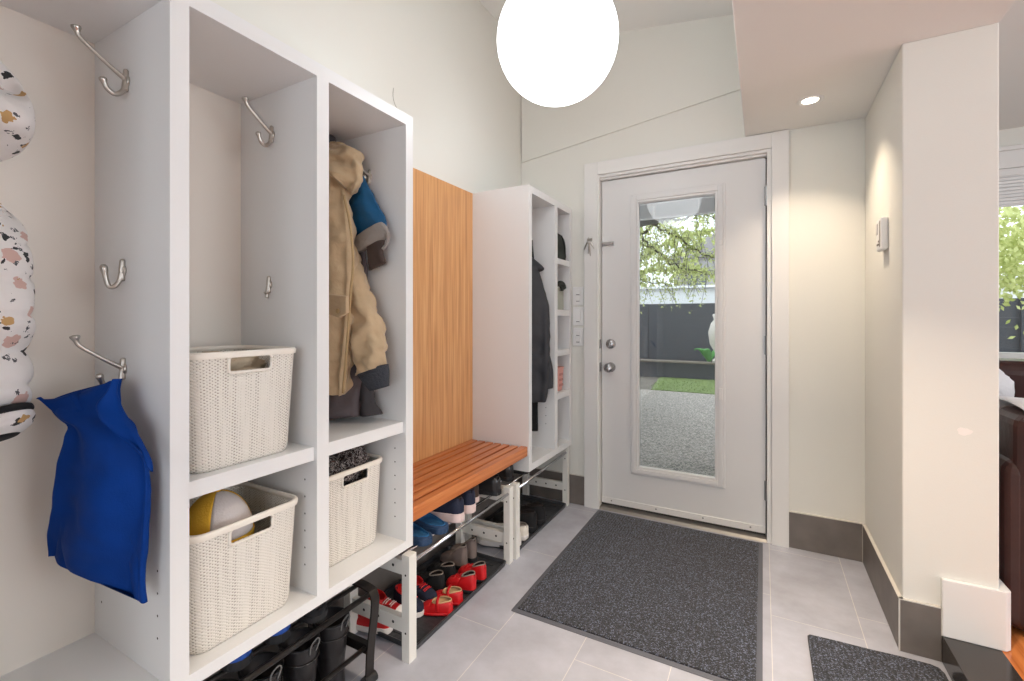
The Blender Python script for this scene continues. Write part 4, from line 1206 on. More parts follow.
# ------------------------------------------------------------------ shoes
def shoe(name, cat, L, Wd, Hc, Ht, mats, label, sole=0.018, laces=None, shaft=0, strap=False, group=None, toe=None, collar=None, open_t=0.46, open_back=False, foxing=None):
    """heel at the local origin, toe towards -X; upper with an open cavity"""
    up, so, li = mats
    r = bpy.data.objects.new(name, None); COL.objects.link(r); ORG[r] = Vector((0, 0, 0))
    r['label'] = label; r['category'] = cat
    if group: r['group'] = group

    def width(t):   # half width
        w = Wd / 2 * (0.74 + 0.26 * math.sin(min(1.0, max(0.0, (t - 0.15) / 0.5)) * PI / 2))
        if t < 0.12: w *= math.sqrt(max(0.10, 1 - (1 - t / 0.12) ** 2))
        if t > 0.70: w *= math.sqrt(max(0.03, 1 - ((t - 0.70) / 0.302) ** 2.4))
        return w
    NT = 30
    TT = [(1 - math.cos(PI * i / NT)) / 2 for i in range(NT + 1)]
    m = MB()
    outline = [(t * L, width(t)) for t in TT]
    poly = [(-x, w + 0.002) for x, w in outline] + [(-x, -w - 0.002) for x, w in outline[::-1]]
    rings = [[(p[0] * 0.985, p[1] * 0.92, 0.0) for p in poly], [(p[0], p[1], 0.004) for p in poly], [(p[0], p[1], sole) for p in poly], [(p[0] * .99, p[1] * .96, sole + .002) for p in poly]]
    m.loft(rings)
    m.build('sole', so, r, smooth=False)
    NP = 18; rings = []; t0o, t1o = 0.035, open_t; tm, hf = (t0o + t1o) / 2, (t1o - t0o) / 2
    hth = Ht * 1.15
    for t in TT:
        x = -t * L * 0.99 - 0.001; w = width(t) * 0.98
        if t <= open_t: h = Hc + (hth - Hc) * max(0.0, (t - open_t * 0.25) / (open_t * 0.75)) ** 1.3 * 0.75
        else:
            q = (t - open_t) / (1 - open_t); h0 = Hc + (hth - Hc) * 0.75
            h = h0 + (Ht - h0) * min(1, q * 1.5) ** 0.8
        if t > 0.74: h = sole + (h - sole) * math.sqrt(max(0.06, 1 - ((t - 0.74) / 0.262) ** 2.2))
        if t < 0.05: h = sole + (h - sole) * (0.90 + 2 * t)
        hs = h - sole
        if t0o < t < t1o:
            ov = math.sqrt(max(0.0, 1 - ((t - tm) / hf) ** 2)); cy = w * 0.84 * max(ov, 0.3)
            side = [(w * .97, 0.0), (w, .34), (w * .98, .66), (w * .92 * .6 + cy * .4, .9), (cy, 1.0)]
            ring = [[x, y, sole + hs * k] for y, k in side]
            for q in range(9): ring.append([x, cy * 0.93 * (1 - q / 4.0), sole + 0.007])
            ring += [[x, -y, sole + hs * k] for y, k in side[::-1]]
        else:
            ring = []
            for jj in range(NP + 1):
                a = PI * jj / NP
                ring.append([x, w * math.copysign(abs(math.cos(a)) ** 0.7, math.cos(a)), sole + hs * max(0, math.sin(a)) ** 0.75])
        rings.append(ring)
    m = MB(); fs = []; mi = []; K = NP + 1
    for i in range(NT):
        for j in range(NP):
            fs.append((i * K + j, (i + 1) * K + j, (i + 1) * K + j + 1, i * K + j + 1))
            mi.append(1 if (t0o < (TT[i] + TT[i + 1]) / 2 < t1o and 4 <= j < NP - 4) else 0)
    m.add([tuple(p) for rg in rings for p in rg], fs, 0); m.mi = mi
    m.f.append(tuple(range(K))); m.mi.append(0)
    m.f.append(tuple(NT * K + j for j in range(K))[::-1]); m.mi.append(0)
    m.build('upper', [up, li], r, smooth=True)
    # collar piping
    idx = [i for i in range(NT + 1) if t0o < TT[i] < t1o]
    P = [Vector(rings[i][4]) for i in idx] + [Vector(rings[i][NP - 4]) for i in idx[::-1]]
    m = MB().tube(cr(P + [P[0]], 2), 0.0026, 8)
    m.build('collar', collar or li, r, smooth=True)
    if toe is not None:
        m = MB(); rg = []
        for i in range(NT - 8, NT + 1):
            rg.append([(p[0] - (0.0015), p[1] * 1.03, sole + (p[2] - sole) * 1.05 + .0005) for p in rings[i]])
        m.loft(rg, False, closed=False); m.build('toe_cap', toe, r, smooth=True)
    if laces:
        for k in range(4):
            i = min(range(NT + 1), key=lambda q_: abs(TT[q_] - (open_t + 0.04 + 0.065 * k))); p = rings[i]
            pts = [Vector(p[j]) + Vector((0, 0, 0.003)) for j in (6, 8, 10, 12)]
            MB().tube(pts, 0.0022, 6).build('lace', laces, r, smooth=True)
    if strap:
        w_ = width(0.42); hz = Hc + .006
        pts = cr([(-0.42 * L, w_ * .98, sole + .01), (-0.42 * L, w_ * .92, hz * .8), (-0.43 * L, w_ * .5, hz), (-0.43 * L, -w_ * .5, hz), (-0.42 * L, -w_ * .92, hz * .8), (-0.42 * L, -w_ * .98, sole + .01)], 5)
        MB().tube(pts, 0.006, 8, flat=0.35).build('strap', up if strap is True else strap, r, smooth=True)
    return r


def place(o, x, y, z=0.0, rot=0.0):
    o.location = (x, y, z); o.rotation_euler = (0, 0, rot); return o


ZT = 0.0095      # tray pan surface
KG = "children shoes on the bench tray"
# red bar shoes with tan fronts
a = shoe('bar_shoe', 'shoe', 0.135, 0.062, 0.052, 0.034, (RED, RED, TAN), 'red bar shoe with a tan lining at the front edge of the tray', sole=0.008, strap=True, group=KG, open_t=0.62)
place(a, -1.088, 1.500, ZT, 0.35)
dup(a, (-1.092, 1.575, ZT), 0.35, 'red bar shoe with a tan lining, farther of its pair')
# red high shoes
a = shoe('child_boot', 'shoe', 0.140, 0.062, 0.078, 0.048, (RED, SOLEB, DLINE), 'red shoe with fleece collar beside the red bar shoes', sole=0.012, laces=RED, group=KG, collar=LINE)
place(a, -1.085, 1.665, ZT, 0.18)
dup(a, (-1.088, 1.752, ZT), 0.12, 'red shoe with fleece collar, farthest red shoe on the tray')
# black and red trainers with white soles, toes out
a = shoe('child_trainer', 'shoe', 0.155, 0.064, 0.075, 0.050, (NAVY, SOLEW, RED), 'dark trainer with red trim and white sole nearest the rack leg', sole=0.020, laces=RED, group=KG, toe=None)
place(a, -1.335, 1.440, ZT, PI - 0.10)
dup(a, (-1.330, 1.520, ZT), PI - 0.10, 'dark trainer with red trim and white sole, second from the rack leg')
# red trainers with white toe caps behind the front leg
a = shoe('child_trainer', 'shoe', 0.165, 0.068, 0.085, 0.050, (RED, SOLEW, RED), 'red lace up trainer behind the front rack leg', sole=0.020, laces=SOLEP, group=KG, toe=SOLEW)
place(a, -1.390, 1.345, ZT, PI + 0.15)
b = dup(a, (-1.372, 1.305, ZT), 0, 'red lace up trainer nearest the lockers on the tray'); b.location = (-1.225, 1.300, ZT); b.rotation_euler = (0, 0, 0.2)
# black shoes with grey piping at the back
a = shoe('child_trainer', 'shoe', 0.150, 0.064, 0.070, 0.045, (BLACKF, SOLEB, DLINE), 'black shoe with grey piping in the middle of the tray', sole=0.014, laces=BLACKF, group=KG, collar=LINE)
place(a, -1.215, 1.610, ZT, 0.1)
dup(a, (-1.215, 1.690, ZT), 0.05, 'black shoe with grey piping beside the grey boots')
a = shoe('child_boot', 'shoe', 0.150, 0.064, 0.105, 0.050, (GREYB, SOLEB, DLINE), 'grey suede boot at the back of the bench tray', sole=0.014, group=KG, collar=LINE)
place(a, -1.225, 1.800, ZT, 0.0)
dup(a, (-1.225, 1.880, ZT), 0.0, 'grey suede boot at the back of the tray, nearer the door')
# dark row farther back
# on the rack tubes
ZR = 0.347
RG = 'shoes on the tubes of the bench rack'
a = shoe('slipper', 'slipper', 0.25, 0.092, 0.030, 0.055, (SLIPB, SLIPB, SLIPI), 'blue slip on with a bright blue insole nearest the locker', sole=0.020, group=RG, open_back=True, open_t=0.58)
place(a, -1.085, 1.355, ZR, 0.05)
dup(a, (-1.088, 1.458, ZR), 0.02, 'blue slip on with a bright blue insole beside the trainers')
a = shoe('adult_trainer', 'shoe', 0.27, 0.088, 0.098, 0.065, (NAVY, SOLEP, DLINE), 'navy trainer with a thick pale pink sole on the rack', sole=0.034, laces=SOLEW, group=RG)
place(a, -1.090, 1.575, ZR, 0.10)
dup(a, (-1.098, 1.672, ZR), 0.02, 'navy trainer with a thick pale pink sole, nearer the door')
a = shoe('child_trainer', 'shoe', 0.19, 0.070, 0.085, 0.050, (BROWN, SOLEP, DLINE), 'brown child trainer behind the navy trainers', sole=0.022, group=RG)
place(a, -1.145, 1.775, ZR, 0.0)
# big pale sandal under the far end of the bench rack
a = shoe('black_shoe', 'shoe', 0.27, 0.09, 0.085, 0.060, (BLACKL, SOLEB, DLINE), 'black shoe on the rack under the far bench end', sole=0.02, laces=BLACKF, group='black shoes on the racks')
place(a, -1.10, 1.90, ZR, 0.05)
a2 = dup(a, (-1.14, 2.10, ZR), 0.1, 'black shoe on the far rack next to the white legs')
a = shoe('black_slipper', 'slipper', 0.25, 0.088, 0.026, 0.024, (BLACKF, SOLEB, DLINE), 'flat black slipper on the far rack under the locker corner', sole=0.010, group='black slippers on the far rack')
place(a, -1.12, 2.235, ZR, 0.0)
dup(a, (-1.12, 2.345, ZR), 0.05, 'flat black slipper in the middle of the far rack')
# far tray
FG = 'shoes on the tray beside the door'
a = shoe('white_shoe', 'shoe', 0.24, 0.085, 0.075, 0.055, (CREAM, SOLEW, GREYF), 'cream shoe just beside the white rack legs', sole=0.024, group=FG)
place(a, -1.100, 2.112, ZT, 0.25)
dup(a, (-1.102, 2.202, ZT), 0.25, 'cream shoe between the rack legs and the black shoes')
a = shoe('black_trainer', 'shoe', 0.27, 0.092, 0.105, 0.065, (BLACKF, SOLEB, DLINE), 'black trainer on the far tray beside the cream shoes', sole=0.028, laces=BLACKF, group=FG)
place(a, -1.100, 2.300, ZT, 0.05)
dup(a, (-1.100, 2.405, ZT), 0.0, 'black trainer on the far tray, nearer the door')


# ------------------------------------------------------------------ boots under the black rack
def boot(label, H=0.24, L=0.25, rad=0.058):
    r = bpy.data.objects.new('ankle_boot', None); COL.objects.link(r); ORG[r] = Vector((0, 0, 0))
    r['label'] = label; r['category'] = 'boot'; r['group'] = 'black boots under the lockers'
    m = MB(); rings = []
    prof = [(0.012, 0.040, 0.036, -0.040), (0.03, 0.042, 0.036, -0.042), (0.07, 0.046, 0.036, -0.045), (0.11, 0.047, 0.038, -0.046), (0.16, 0.050, 0.044, -0.046), (H - .01, rad, 0.050, -0.048), (H, rad, 0.050, -0.048)]
    n = 32
    for z, rx, ry, cx in prof: rings.append([(cx + rx * math.cos(2 * PI * j / n), ry * math.sin(2 * PI * j / n), z) for j in range(n)])
    for z, k in ((H - .001, 0.93), (H - .10, 0.86), (H - .14, 0.4)):
        rings.append([(-0.048 + rad * k * math.cos(2 * PI * j / n), 0.050 * k * math.sin(2 * PI * j / n), z) for j in range(n)])
    m.loft(rings); m.build('shaft', BLACKL, r, smooth=True)
    m = MB(); rings = []
    for i in range(14):
        t = i / 13; x = -0.02 - t * (L - 0.02); w = 0.034 + 0.012 * math.sin(PI * min(1, t * 1.1)); h = 0.12 * (1 - t) ** 1.3 + 0.045
        if t > 0.8: kk = math.sqrt(max(0.02, 1 - ((t - 0.8) / 0.2) ** 2)); w *= kk; h *= max(.3, kk)
        rings.append([(x, w * math.cos(PI * 2 * j / 20), max(0.012, 0.012 + h * math.sin(PI * 2 * j / 20))) for j in range(20)])
    m.loft(rings); m.build('foot', BLACKL, r, smooth=True)
    m = MB(); P = []
    for i in range(20):
        t = i / 19; P.append((-t * L, 0.030 + 0.016 * math.sin(PI * min(1, t * 1.05))))
    poly = [(x, w) for x, w in P] + [(x, -w) for x, w in P[::-1]]
    m.prism(poly, 0, 0.013); m.build('sole', SOLEB, r)
    ps = [(-0.048 + (rad + .001) * math.cos(2 * PI * j / 24), 0.0515 * math.sin(2 * PI * j / 24), H - .003) for j in range(25)]
    MB().tube(ps, 0.0028, 8).build('collar', BLACKL, r, smooth=True)
    ps = [(-0.047 + (rad - .001) * math.cos(2 * PI * j / 24), 0.049 * math.sin(2 * PI * j / 24), H - .045) for j in range(25)]
    MB().tube(ps, 0.0022, 8).build('strap', mat('black_gloss_strap', (44, 42, 42), 0.2), r, smooth=True)
    m = MB(); m.tube(cr([(rad - .048, -.01, H - .02), (rad - .038, -.014, H + .01), (rad - .030, 0, H + .028), (rad - .038, .014, H + .01), (rad - .048, .01, H - .02)], 6), 0.0022, 6)
    m.build('pull_loop', mat('grey_webbing', (120, 118, 116), .8), r, smooth=True)
    return r


a = boot('black boot under the lockers nearest the bench rack'); place(a, -1.155, 1.005, 0.0, 0.02)
dup(a, (-1.150, 0.890, 0), 0.02, 'second black boot from the bench under the lockers')
dup(a, (-1.150, 0.770, 0), -0.02, 'third black boot from the bench under the lockers')
dup(a, (-1.150, 0.660, 0), 0.0, 'black boot farthest from the bench under the lockers')
a = shoe('blue_shoe', 'shoe', 0.24, 0.088, 0.045, 0.05, (mat('bright_blue_canvas', (36, 84, 170), .7), SOLEB, NAVY), 'bright blue shoe on the black rack under the middle bay', sole=0.02, group='shoes on the black rack')
a.location = (-1.135, 0.800, 0.313); a.rotation_euler = (0, 0, 0.05)
dup(a, (-1.135, 0.690, 0.313), 0.05, 'bright blue shoe on the black rack, nearer the camera')
a = shoe('black_slipper', 'shoe', 0.24, 0.09, 0.040, 0.04, (BLACKF, SOLEB, DLINE), 'flat black slipper on the black rack nearest the bench', sole=0.015, group='shoes on the black rack')
place(a, -1.12, 0.905, 0.313, 0.0)
a.scale = (1, 1, 0.9)

# ------------------------------------------------------------------ mats
r = thing('door_mat', 'large ribbed charcoal door mat with a grey rubber border', 'door mat', (-0.45, 2.2, 0))
mx0, mx1, my0, my1 = -0.898, -0.001, 1.635, 2.764
m = MB().loft([[(p[0], p[1], h) for p in rrect((mx0 + mx1) / 2, (my0 + my1) / 2, (mx1 - mx0) / 2 - o_, (my1 - my0) / 2 - o_, 0.006, 3)] for o_, h in ((0, 0.0008), (0.0, 0.002), (0.012, 0.0055), (0.03, 0.0055))])
m.build('border', mat('mat_border', (92, 94, 102), 0.55), r)
m = MB().loft([[(p[0], p[1], h) for p in rrect((mx0 + mx1) / 2, (my0 + my1) / 2, (mx1 - mx0) / 2 - o_, (my1 - my0) / 2 - o_, 0.006, 3)] for o_, h in ((0.019, 0.004), (0.019, 0.008), (0.022, 0.0095))])
m.build('pile', PILE, r)
m = MB()
pts = [(0.147 + 0.012 * (1 - math.cos(a)), 2.035 - 0.012 + 0.012 * math.sin(a)) for a in [PI / 2 * k / 4 for k in range(5)]]
poly = [(0.150, 1.30), (0.147, 2.012)] + [(0.159 - 0.012 * math.cos(a), 2.028 + 0.012 * math.sin(a)) for a in [PI / 2 * k / 4 for k in range(1, 5)]] + [(0.24, 2.046), (0.33, 2.050), (0.42, 2.058), (0.500, 2.060), (0.522, 2.052), (0.530, 2.030), (0.532, 1.30)]
r = thing('door_mat', 'small charcoal flecked mat beside the black step', 'door mat', (0.34, 1.7, 0))
MB().prism(poly, 0.0008, 0.008).build('pile', PILE, r, bevel=0.002)
MB().prism([(p[0] * 1.0 + (0.002 if p[0] > .3 else -.002), p[1] + .002) for p in poly], 0.0004, 0.003).build('backing', SOLEB, r)

# ------------------------------------------------------------------ lamps
gc = Vector((-0.668, 1.572, 2.212)); gr = 0.222
r = thing('globe_pendant', 'large glowing white globe pendant hanging from the ceiling', 'pendant lamp', gc)
prof = [(gr * math.sin(PI * k / 32) if 0 < k < 32 else 0.001, -gr * math.cos(PI * k / 32)) for k in range(33)]
MB().lathe(prof, gc, 'z', 64).build('glass_globe', GLOBE, r, smooth=True)
MB().lathe([(0.001, gr - .004), (0.045, gr - .004), (0.045, gr + .03), (0.012, gr + .05), (0.001, gr + .05)], gc, 'z', 32).build('cap', NICKEL, r)
cz = ceil_z(gc.x)
MB().tube([gc + Vector((0, 0, gr + .04)), (gc.x, gc.y, cz - 0.02)], 0.0035, 10).build('cord', PLAST, r)
MB().lathe([(0.001, 0.012), (0.055, 0.012), (0.055, -0.02), (0.03, -0.03), (0.001, -0.03)], (gc.x, gc.y, cz - 0.012), 'z', 32).build('ceiling_rose', PLAST, r)


def downlight(x, y, z, label, power):
    r = thing('recessed_downlight', label, 'downlight', (x, y, z), 'recessed downlights in the soffit')
    rr = 0.052
    m = MB(); rings = []
    for rad, h in ((rr, 0.0005), (rr, -0.003), (rr - .008, -0.006), (rr - .016, -0.003), (rr - .020, 0.0)):
        rings.append([(x + rad * math.cos(2 * PI * j / 40), y + rad * math.sin(2 * PI * j / 40), z + h) for j in range(40)])
    m.loft(rings, False); m.build('trim_ring', TRIMW, r, smooth=True)
    MB().lathe([(0.001, -0.002), (rr - .021, -0.002), (rr - .021, 0.0)], (x, y, z), 'z', 32).build('lens', LED, r)
    l = bpy.data.lights.new('downlight_lamp', 'AREA'); l.shape = 'DISK'; l.size = 0.06; l.energy = power; l.color = (1.0, 0.82, 0.62); l.spread = math.radians(95)
    o = bpy.data.objects.new('downlight_lamp', l); COL.objects.link(o); o.location = (x, y, z - 0.012)
    return r


downlight(0.186, 2.459, ZS, 'lit recessed downlight in the low ceiling right of the door', 2.6)
downlight(0.186, 1.15, ZS, 'recessed downlight in the low ceiling nearer the camera', 12.0)
downlight(0.186, -0.3, ZS, 'recessed downlight in the low ceiling behind the camera', 4.0)

# ------------------------------------------------------------------ living room furniture seen past the pier
r = thing('leather_sofa', 'dark brown leather sofa just behind the pier', 'sofa', (1.5, 2.6, LZ))
m = MB().box(0.78, 2.6, 2.36, 3.10, LZ + 0.03, 0.50); m.build('seat_base', SOFA, r, bevel=0.03)
m = MB().box(0.76, 2.62, 2.18, 2.42, LZ + 0.015, 0.865); m.build('backrest', SOFA, r, bevel=0.05, seg=4)
m = MB().box(0.735, 0.93, 2.20, 3.10, LZ + 0.015, 0.70); m.build('armrest', SOFA, r, bevel=0.05, seg=4)
m = MB().box(0.95, 1.75, 2.45, 3.05, 0.45, 0.60); m.build('seat_cushion', SOFA, r, bevel=0.04, seg=4)
m = MB(); vs = []; A, B = 20, 26
for i in range(A + 1):
    x = 0.77 + 0.62 * i / A
    for j in range(B + 1):
        t = j / B * 1.0
        L_ = [(2.172, 0.835), (2.176, 0.872), (2.22, 0.884), (2.36, 0.888), (2.43, 0.868), (2.44, 0.72), (2.45, 0.62)]
        p = cr([(a_, b_, 0) for a_, b_ in L_], 5); q = p[min(int(t * (len(p) - 1)), len(p) - 1)]
        w = 0.006 * noise.noise(Vector((x * 9, j * .3, 0)))
        vs.append((x, q.x + w, q.y + 0.003 + abs(w)))
m.add(vs, [(i * (B + 1) + j, (i + 1) * (B + 1) + j, (i + 1) * (B + 1) + j + 1, i * (B + 1) + j + 1) for i in range(A) for j in range(B)])
tag(m.build('throw_blanket', THROW, origin=(1.0, 2.3, 0.87), smooth=True, solid=0.006), 'white throw blanket over the back of the brown sofa', 'blanket')
r = thing('leather_armchair', 'brown leather armchair beyond the sofa under the window', 'armchair', (1.5, 3.9, LZ))
MB().box(1.15, 2.1, 3.60, 4.3, LZ + .02, 0.50).build('seat_base', SOFA, r, bevel=0.04, seg=3)
MB().box(1.15, 2.1, 4.02, 4.34, 0.45, 0.925).build('backrest', SOFA, r, bevel=0.09, seg=5)
MB().box(1.03, 1.21, 3.58, 4.3, LZ + .02, 0.68).build('armrest', SOFA, r, bevel=0.05, seg=4)
MB().box(2.04, 2.22, 3.58, 4.3, LZ + .02, 0.68).build('armrest', SOFA, r, bevel=0.05, seg=4)
m = MB(); blob(m, (1.03, 3.45, 0.80), (0.15, 0.11, 0.13), amp=0.2, seed=3)
r2 = tag(MB().box(0.95, 1.35, 3.30, 3.56, LZ, 0.66).build('side_cabinet', SOFA, origin=(1.15, 3.43, LZ), bevel=0.02), 'dark side cabinet behind the brown sofa', 'cabinet')
tag(m.build('white_cushion', THROW, origin=(1.16, 3.45, 0.7), smooth=True), 'white cushion propped up behind the sofa blanket', 'cushion')

# ------------------------------------------------------------------ outdoors
GZ = -0.06
struct(MB().box(-8, 6, 2.96, 8.35, GZ - .1, GZ).build('ground_patio', PATIO), 'exposed aggregate patio outside the door')
struct(MB().box(-30, 30, 8.35, 45, GZ - .1, GZ - .004).build('ground_yard', mat('garden_soil', (120, 112, 102), .95, nscale=4, namt=.3)), 'bare garden ground around the lawn')
struct(MB().box(-8, 6, -4, 2.3, GZ - .3, GZ - .13).build('ground_house', PATIO))
m = MB(); m.prism([(-1.75, 8.36), (4, 8.25), (4, 10.25), (-1.95, 10.25)], GZ - 0.003, GZ + 0.012)
vsn = []
for k in range(2600):
    x = random.uniform(-1.85, 1.0); y = random.uniform(8.36, 10.2); h = random.uniform(0.02, 0.05); a = random.uniform(0, PI)
    dx, dy = 0.004 * math.cos(a), 0.004 * math.sin(a)
    m.add([(x - dx, y - dy, GZ + .01), (x + dx, y + dy, GZ + .01), (x + random.uniform(-.02, .02), y + random.uniform(-.02, .02), GZ + h)], [(0, 1, 2)])
tag(m.build('lawn', LAWN, origin=(0, 9, GZ)), 'patch of green lawn beyond the patio', 'grass', kind='stuff')
# planter wall
r = thing('garden_planter', 'long dark timber planter wall with a weathered cap across the garden', 'planter', (-2, 10.6, GZ))
MB().box(-7, 5, 10.3, 10.38, GZ - .004, 0.27).build('front_board', TIMBER, r)
MB().box(-7, 5, 10.22, 10.46, 0.27, 0.305).build('cap_board', TIMBTOP, r)
MB().box(-7, 5, 10.39, 11.4, GZ, 0.24).build('soil', mat('dark_soil', (70, 62, 54), .95, nscale=6, namt=.4), r)
r = thing('garden_fence', 'dark horizontal board fence along the end of the garden', 'fence', (-2, 11.5, GZ))
for k in range(9): MB().box(-8, 6, 11.48, 11.505, 0.02 + k * 0.172, 0.02 + k * 0.172 + 0.1712).build('board', TIMBER, r)
for x in (-6.4, -4.4, -2.55, -0.4, 1.8, 4): MB().box(x, x + 0.09, 11.42, 11.48, GZ, 1.57).build('post', TIMBER, r)
# white garage behind the fence
r = thing('neighbour_garage', 'low white garage wall seen above the fence', 'garage', (-2, 14, GZ))
MB().box(-9, 7, 12.6, 16, GZ - .004, 2.0).build('wall', STUCCO, r)
MB().box(-9.2, 7.2, 12.45, 16.2, 2.0, 2.06).build('roof', STUCCO, r)
r = thing('neighbour_house', 'distant grey house with a gabled roof behind the tree', 'house', (-2, 26, GZ))
MB().box(-3.9, -0.2, 24, 30, GZ - .004, 4.2).build('wall', HOUSEG, r)
MB().prism([(-4.3, 4.2), (0.2, 4.2), (-2.0, 5.3)], 23.7, 30.3, 'y').build('roof', ROOFG, r)
for x in (-3.2, -1.6): MB().box(x, x + 0.8, 23.96, 24.02, 2.5, 3.6).build('window', mat('dim_window', (120, 126, 132), .2), r)
# porch roof
m = MB().prism([(-7, 3.0), (1.5, 3.0), (1.5, 5.0), (-0.86, 6.59), (-1.70, 7.16), (-7, 10.7)], 2.60, 2.72)
r = thing('porch_roof', 'grey porch roof overhang above the patio', 'roof', (-2.5, 4.5, 0))
m.build('roof_slab', EAVE, r)
for (x, y) in ((-5.5, 9.2), (1.35, 4.6)): MB().box(x, x + .12, y, y + .12, GZ, 2.6).build('post', TIMBER, r)
# urn and broad leaf plant
r = thing('garden_urn', 'pale stone urn standing on the planter cap at the right', 'urn', (-0.80, 10.34, 0.305))
MB().lathe([(0.001, 0), (0.12, 0), (0.12, 0.05), (0.06, 0.10), (0.07, 0.2), (0.17, 0.38), (0.20, 0.62), (0.15, 0.80), (0.09, 0.88), (0.12, 0.98), (0.10, 1.0), (0.001, 0.99)], (-0.80, 10.34, 0.306), 'z', 32).build('vessel', URN, r, smooth=True)
r = thing('broad_leaf_plant', 'low plant with wide bright green leaves beside the urn', 'plant', (-1.0, 10.6, 0.24))
for k, (a, ln) in enumerate(((2.7, 0.34), (3.4, 0.30), (2.1, 0.26), (4.4, 0.28), (0.6, .25))):
    m = MB(); vs = []
    for i in range(9):
        t = i / 8; w = 0.09 * math.sin(PI * (0.06 + 0.94 * t)) + 0.004
        c = Vector((-1.0 + math.cos(a) * ln * t, 10.55 + math.sin(a) * ln * t * .6, 0.25 + 0.30 * math.sin(t * 2.0)))
        s_ = Vector((-math.sin(a), math.cos(a), 0)) * w
        vs += [c - s_ + Vector((0, 0, .02)), c, c + s_ + Vector((0, 0, .02))]
    m.add(vs, [(i * 3 + q, i * 3 + q + 1, i * 3 + q + 4, i * 3 + q + 3) for i in range(8) for q in range(2)])
    m.build('leaf', LEAFBIG, r, smooth=True, solid=.002)


# tree with drooping branches and spring leaves
def tree(loc, label, branches, nleaf, seed, spread=0.42, lsize=0.028, droop=0.4):
    rnd = random.Random(seed)
    r = thing('garden_tree', label, 'tree', loc)
    m = MB(); L0 = Vector(loc)
    m.tube(cr([L0, L0 + Vector((0.1, 0, 1.4)), L0 + Vector((0.35, 0, 2.6)), L0 + Vector((0.5, 0, 4.6))], 6), [0.16 - 0.006 * k for k in range(19)], 14)
    m.build('trunk', BARK, r, smooth=True)
    mb = MB(); twigs = []
    for pts, rad in branches:
        P = cr(pts, 7); k = len(P)
        P = [p + Vector((rnd.uniform(-.03, .03), rnd.uniform(-.03, .03), rnd.uniform(-.03, .03))) for p in P]
        mb.tube(P, [max(0.006, rad * (1 - 0.8 * i / k)) for i in range(k)], 8)
        for i in range(3, k):
            for q in range(2):
                d = Vector((rnd.uniform(-.6, .9), rnd.uniform(-.8, .8), rnd.uniform(-0.9, 0.35))) * spread
                T_ = cr([P[i], P[i] + d * .5 + Vector((0, 0, .04)), P[i] + d + Vector((0, 0, -droop * rnd.random()))], 4)
                mb.tube(T_, 0.003, 5); twigs.append(T_)
    mb.build('branches', BARK, r, smooth=True)
    m = MB()
    for _ in range(nleaf):
        T_ = rnd.choice(twigs); c = Vector(rnd.choice(T_)) + Vector((rnd.gauss(0, .035), rnd.gauss(0, .05), rnd.gauss(0, .035)))
        a = rnd.uniform(0, 2 * PI); e = rnd.uniform(-1.2, 1.2); s_ = lsize * rnd.uniform(.6, 1.3)
        u = Vector((math.cos(a) * math.cos(e), math.sin(a) * math.cos(e), math.sin(e))); v = u.cross(Vector((rnd.uniform(-1, 1), rnd.uniform(-1, 1), rnd.uniform(-1, 1)))).normalized()
        m.add([c - u * s_, c + v * s_ * .45 - u * .1 * s_, c + u * s_, c - v * s_ * .45 - u * .1 * s_], [(0, 1, 2, 3)])
    o = m.build('foliage', LEAF, r); o['kind'] = 'stuff'
    return r


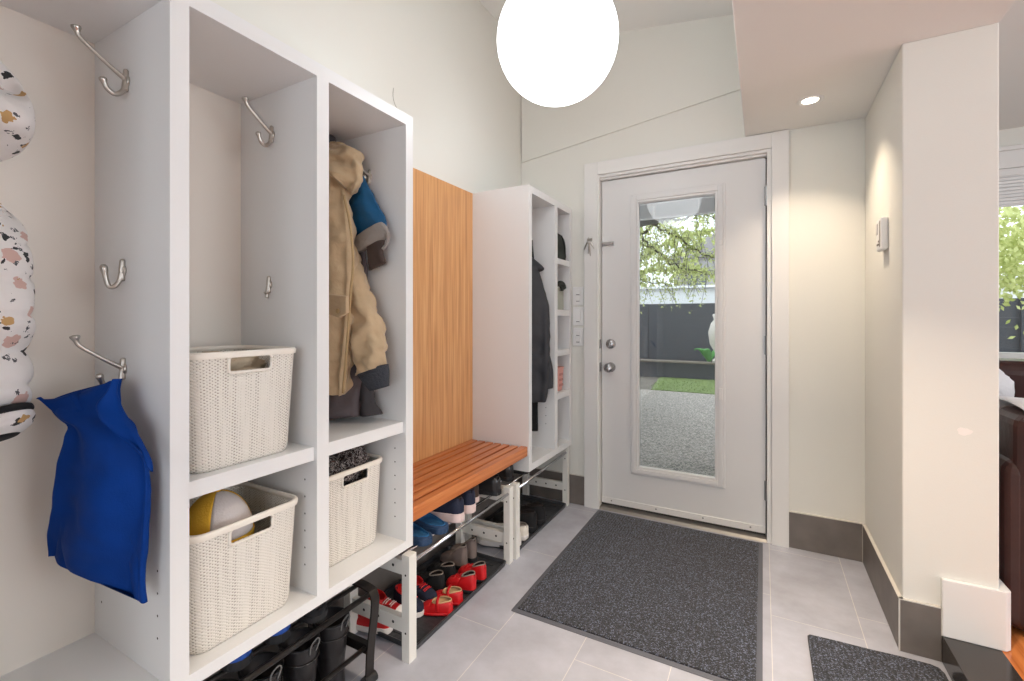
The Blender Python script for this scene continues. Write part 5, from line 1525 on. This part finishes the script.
tb = [([(-3.0, 8.6, 2.2), (-2.4, 8.3, 2.35), (-1.7, 8.0, 2.75), (-1.0, 7.8, 2.85), (-0.2, 7.7, 2.9)], 0.045),
      ([(-3.0, 8.6, 1.9), (-2.3, 8.4, 2.85), (-1.8, 8.1, 3.2), (-1.0, 8.0, 3.5), (0.2, 7.9, 3.4)], 0.05),
      ([(-1.9, 8.1, 2.7), (-1.6, 8.0, 2.35), (-1.2, 7.9, 2.05), (-0.7, 7.8, 1.9)], 0.022),
      ([(-2.6, 8.4, 2.4), (-2.2, 8.2, 2.1), (-1.75, 8.1, 1.85), (-1.3, 8.0, 1.75)], 0.02),
      ([(-1.6, 7.9, 2.8), (-1.2, 7.8, 2.5), (-0.8, 7.7, 2.2), (-0.4, 7.6, 2.1)], 0.02),
      ([(-2.6, 8.5, 2.9), (-2.0, 8.3, 2.6), (-1.5, 8.2, 2.25)], 0.018),
      ([(-1.3, 8.0, 3.4), (-0.9, 7.9, 3.0), (-0.5, 7.8, 2.6)], 0.02),
      ([(-2.2, 8.4, 3.3), (-1.6, 8.2, 2.95), (-1.1, 8.0, 2.45)], 0.02)]
tree((-3.6, 9.4, GZ - .004), 'spring tree with drooping branches of pale yellow green leaves over the patio', tb, 6500, 5)
m = MB(); m.box(-1.5, -1.49, 7.9, 7.91, 1.5, 2.0)
tb2 = [([(-5.5, 19, 3.0), (-4.2, 18.5, 3.6), (-3.0, 18.2, 4.2), (-1.6, 18, 4.4)], 0.06), ([(-5.5, 19, 2.5), (-4.4, 18.5, 3.0), (-3.2, 18.2, 3.1), (-1.8, 18, 3.0)], 0.06),
       ([(-5.5, 19, 4), (-4.2, 18.5, 5.2), (-2.5, 18.2, 5.6), (-1, 18, 5.4)], 0.06)]
tree((-6.0, 19.2, GZ - .004), 'larger blurred green tree far behind the white garage', tb2, 5000, 9, spread=1.1, lsize=0.085, droop=0.8)
# shrub outside the living room window
m = MB(); rnd = random.Random(4)
r = thing('garden_shrub', 'leafy shrub outside the living room window', 'shrub', (3.4, 8.0, GZ))
MB().tube(cr([(3.4, 8, GZ), (3.3, 8, .8), (3.2, 7.9, 2.0)], 5), 0.04, 8).build('stem', BARK, r)
for _ in range(6000):
    c = Vector((rnd.gauss(3.2, .8), rnd.gauss(8.0, .4), rnd.gauss(2.05, .35)))
    a = rnd.uniform(0, 2 * PI); s_ = 0.04
    u = Vector((math.cos(a), .3, math.sin(a))); v = Vector((-math.sin(a), .4, math.cos(a)))
    m.add([c - u * s_, c + v * s_ * .5, c + u * s_, c - v * s_ * .5], [(0, 1, 2, 3)])
o = m.build('foliage', LEAF, r); o['kind'] = 'stuff'
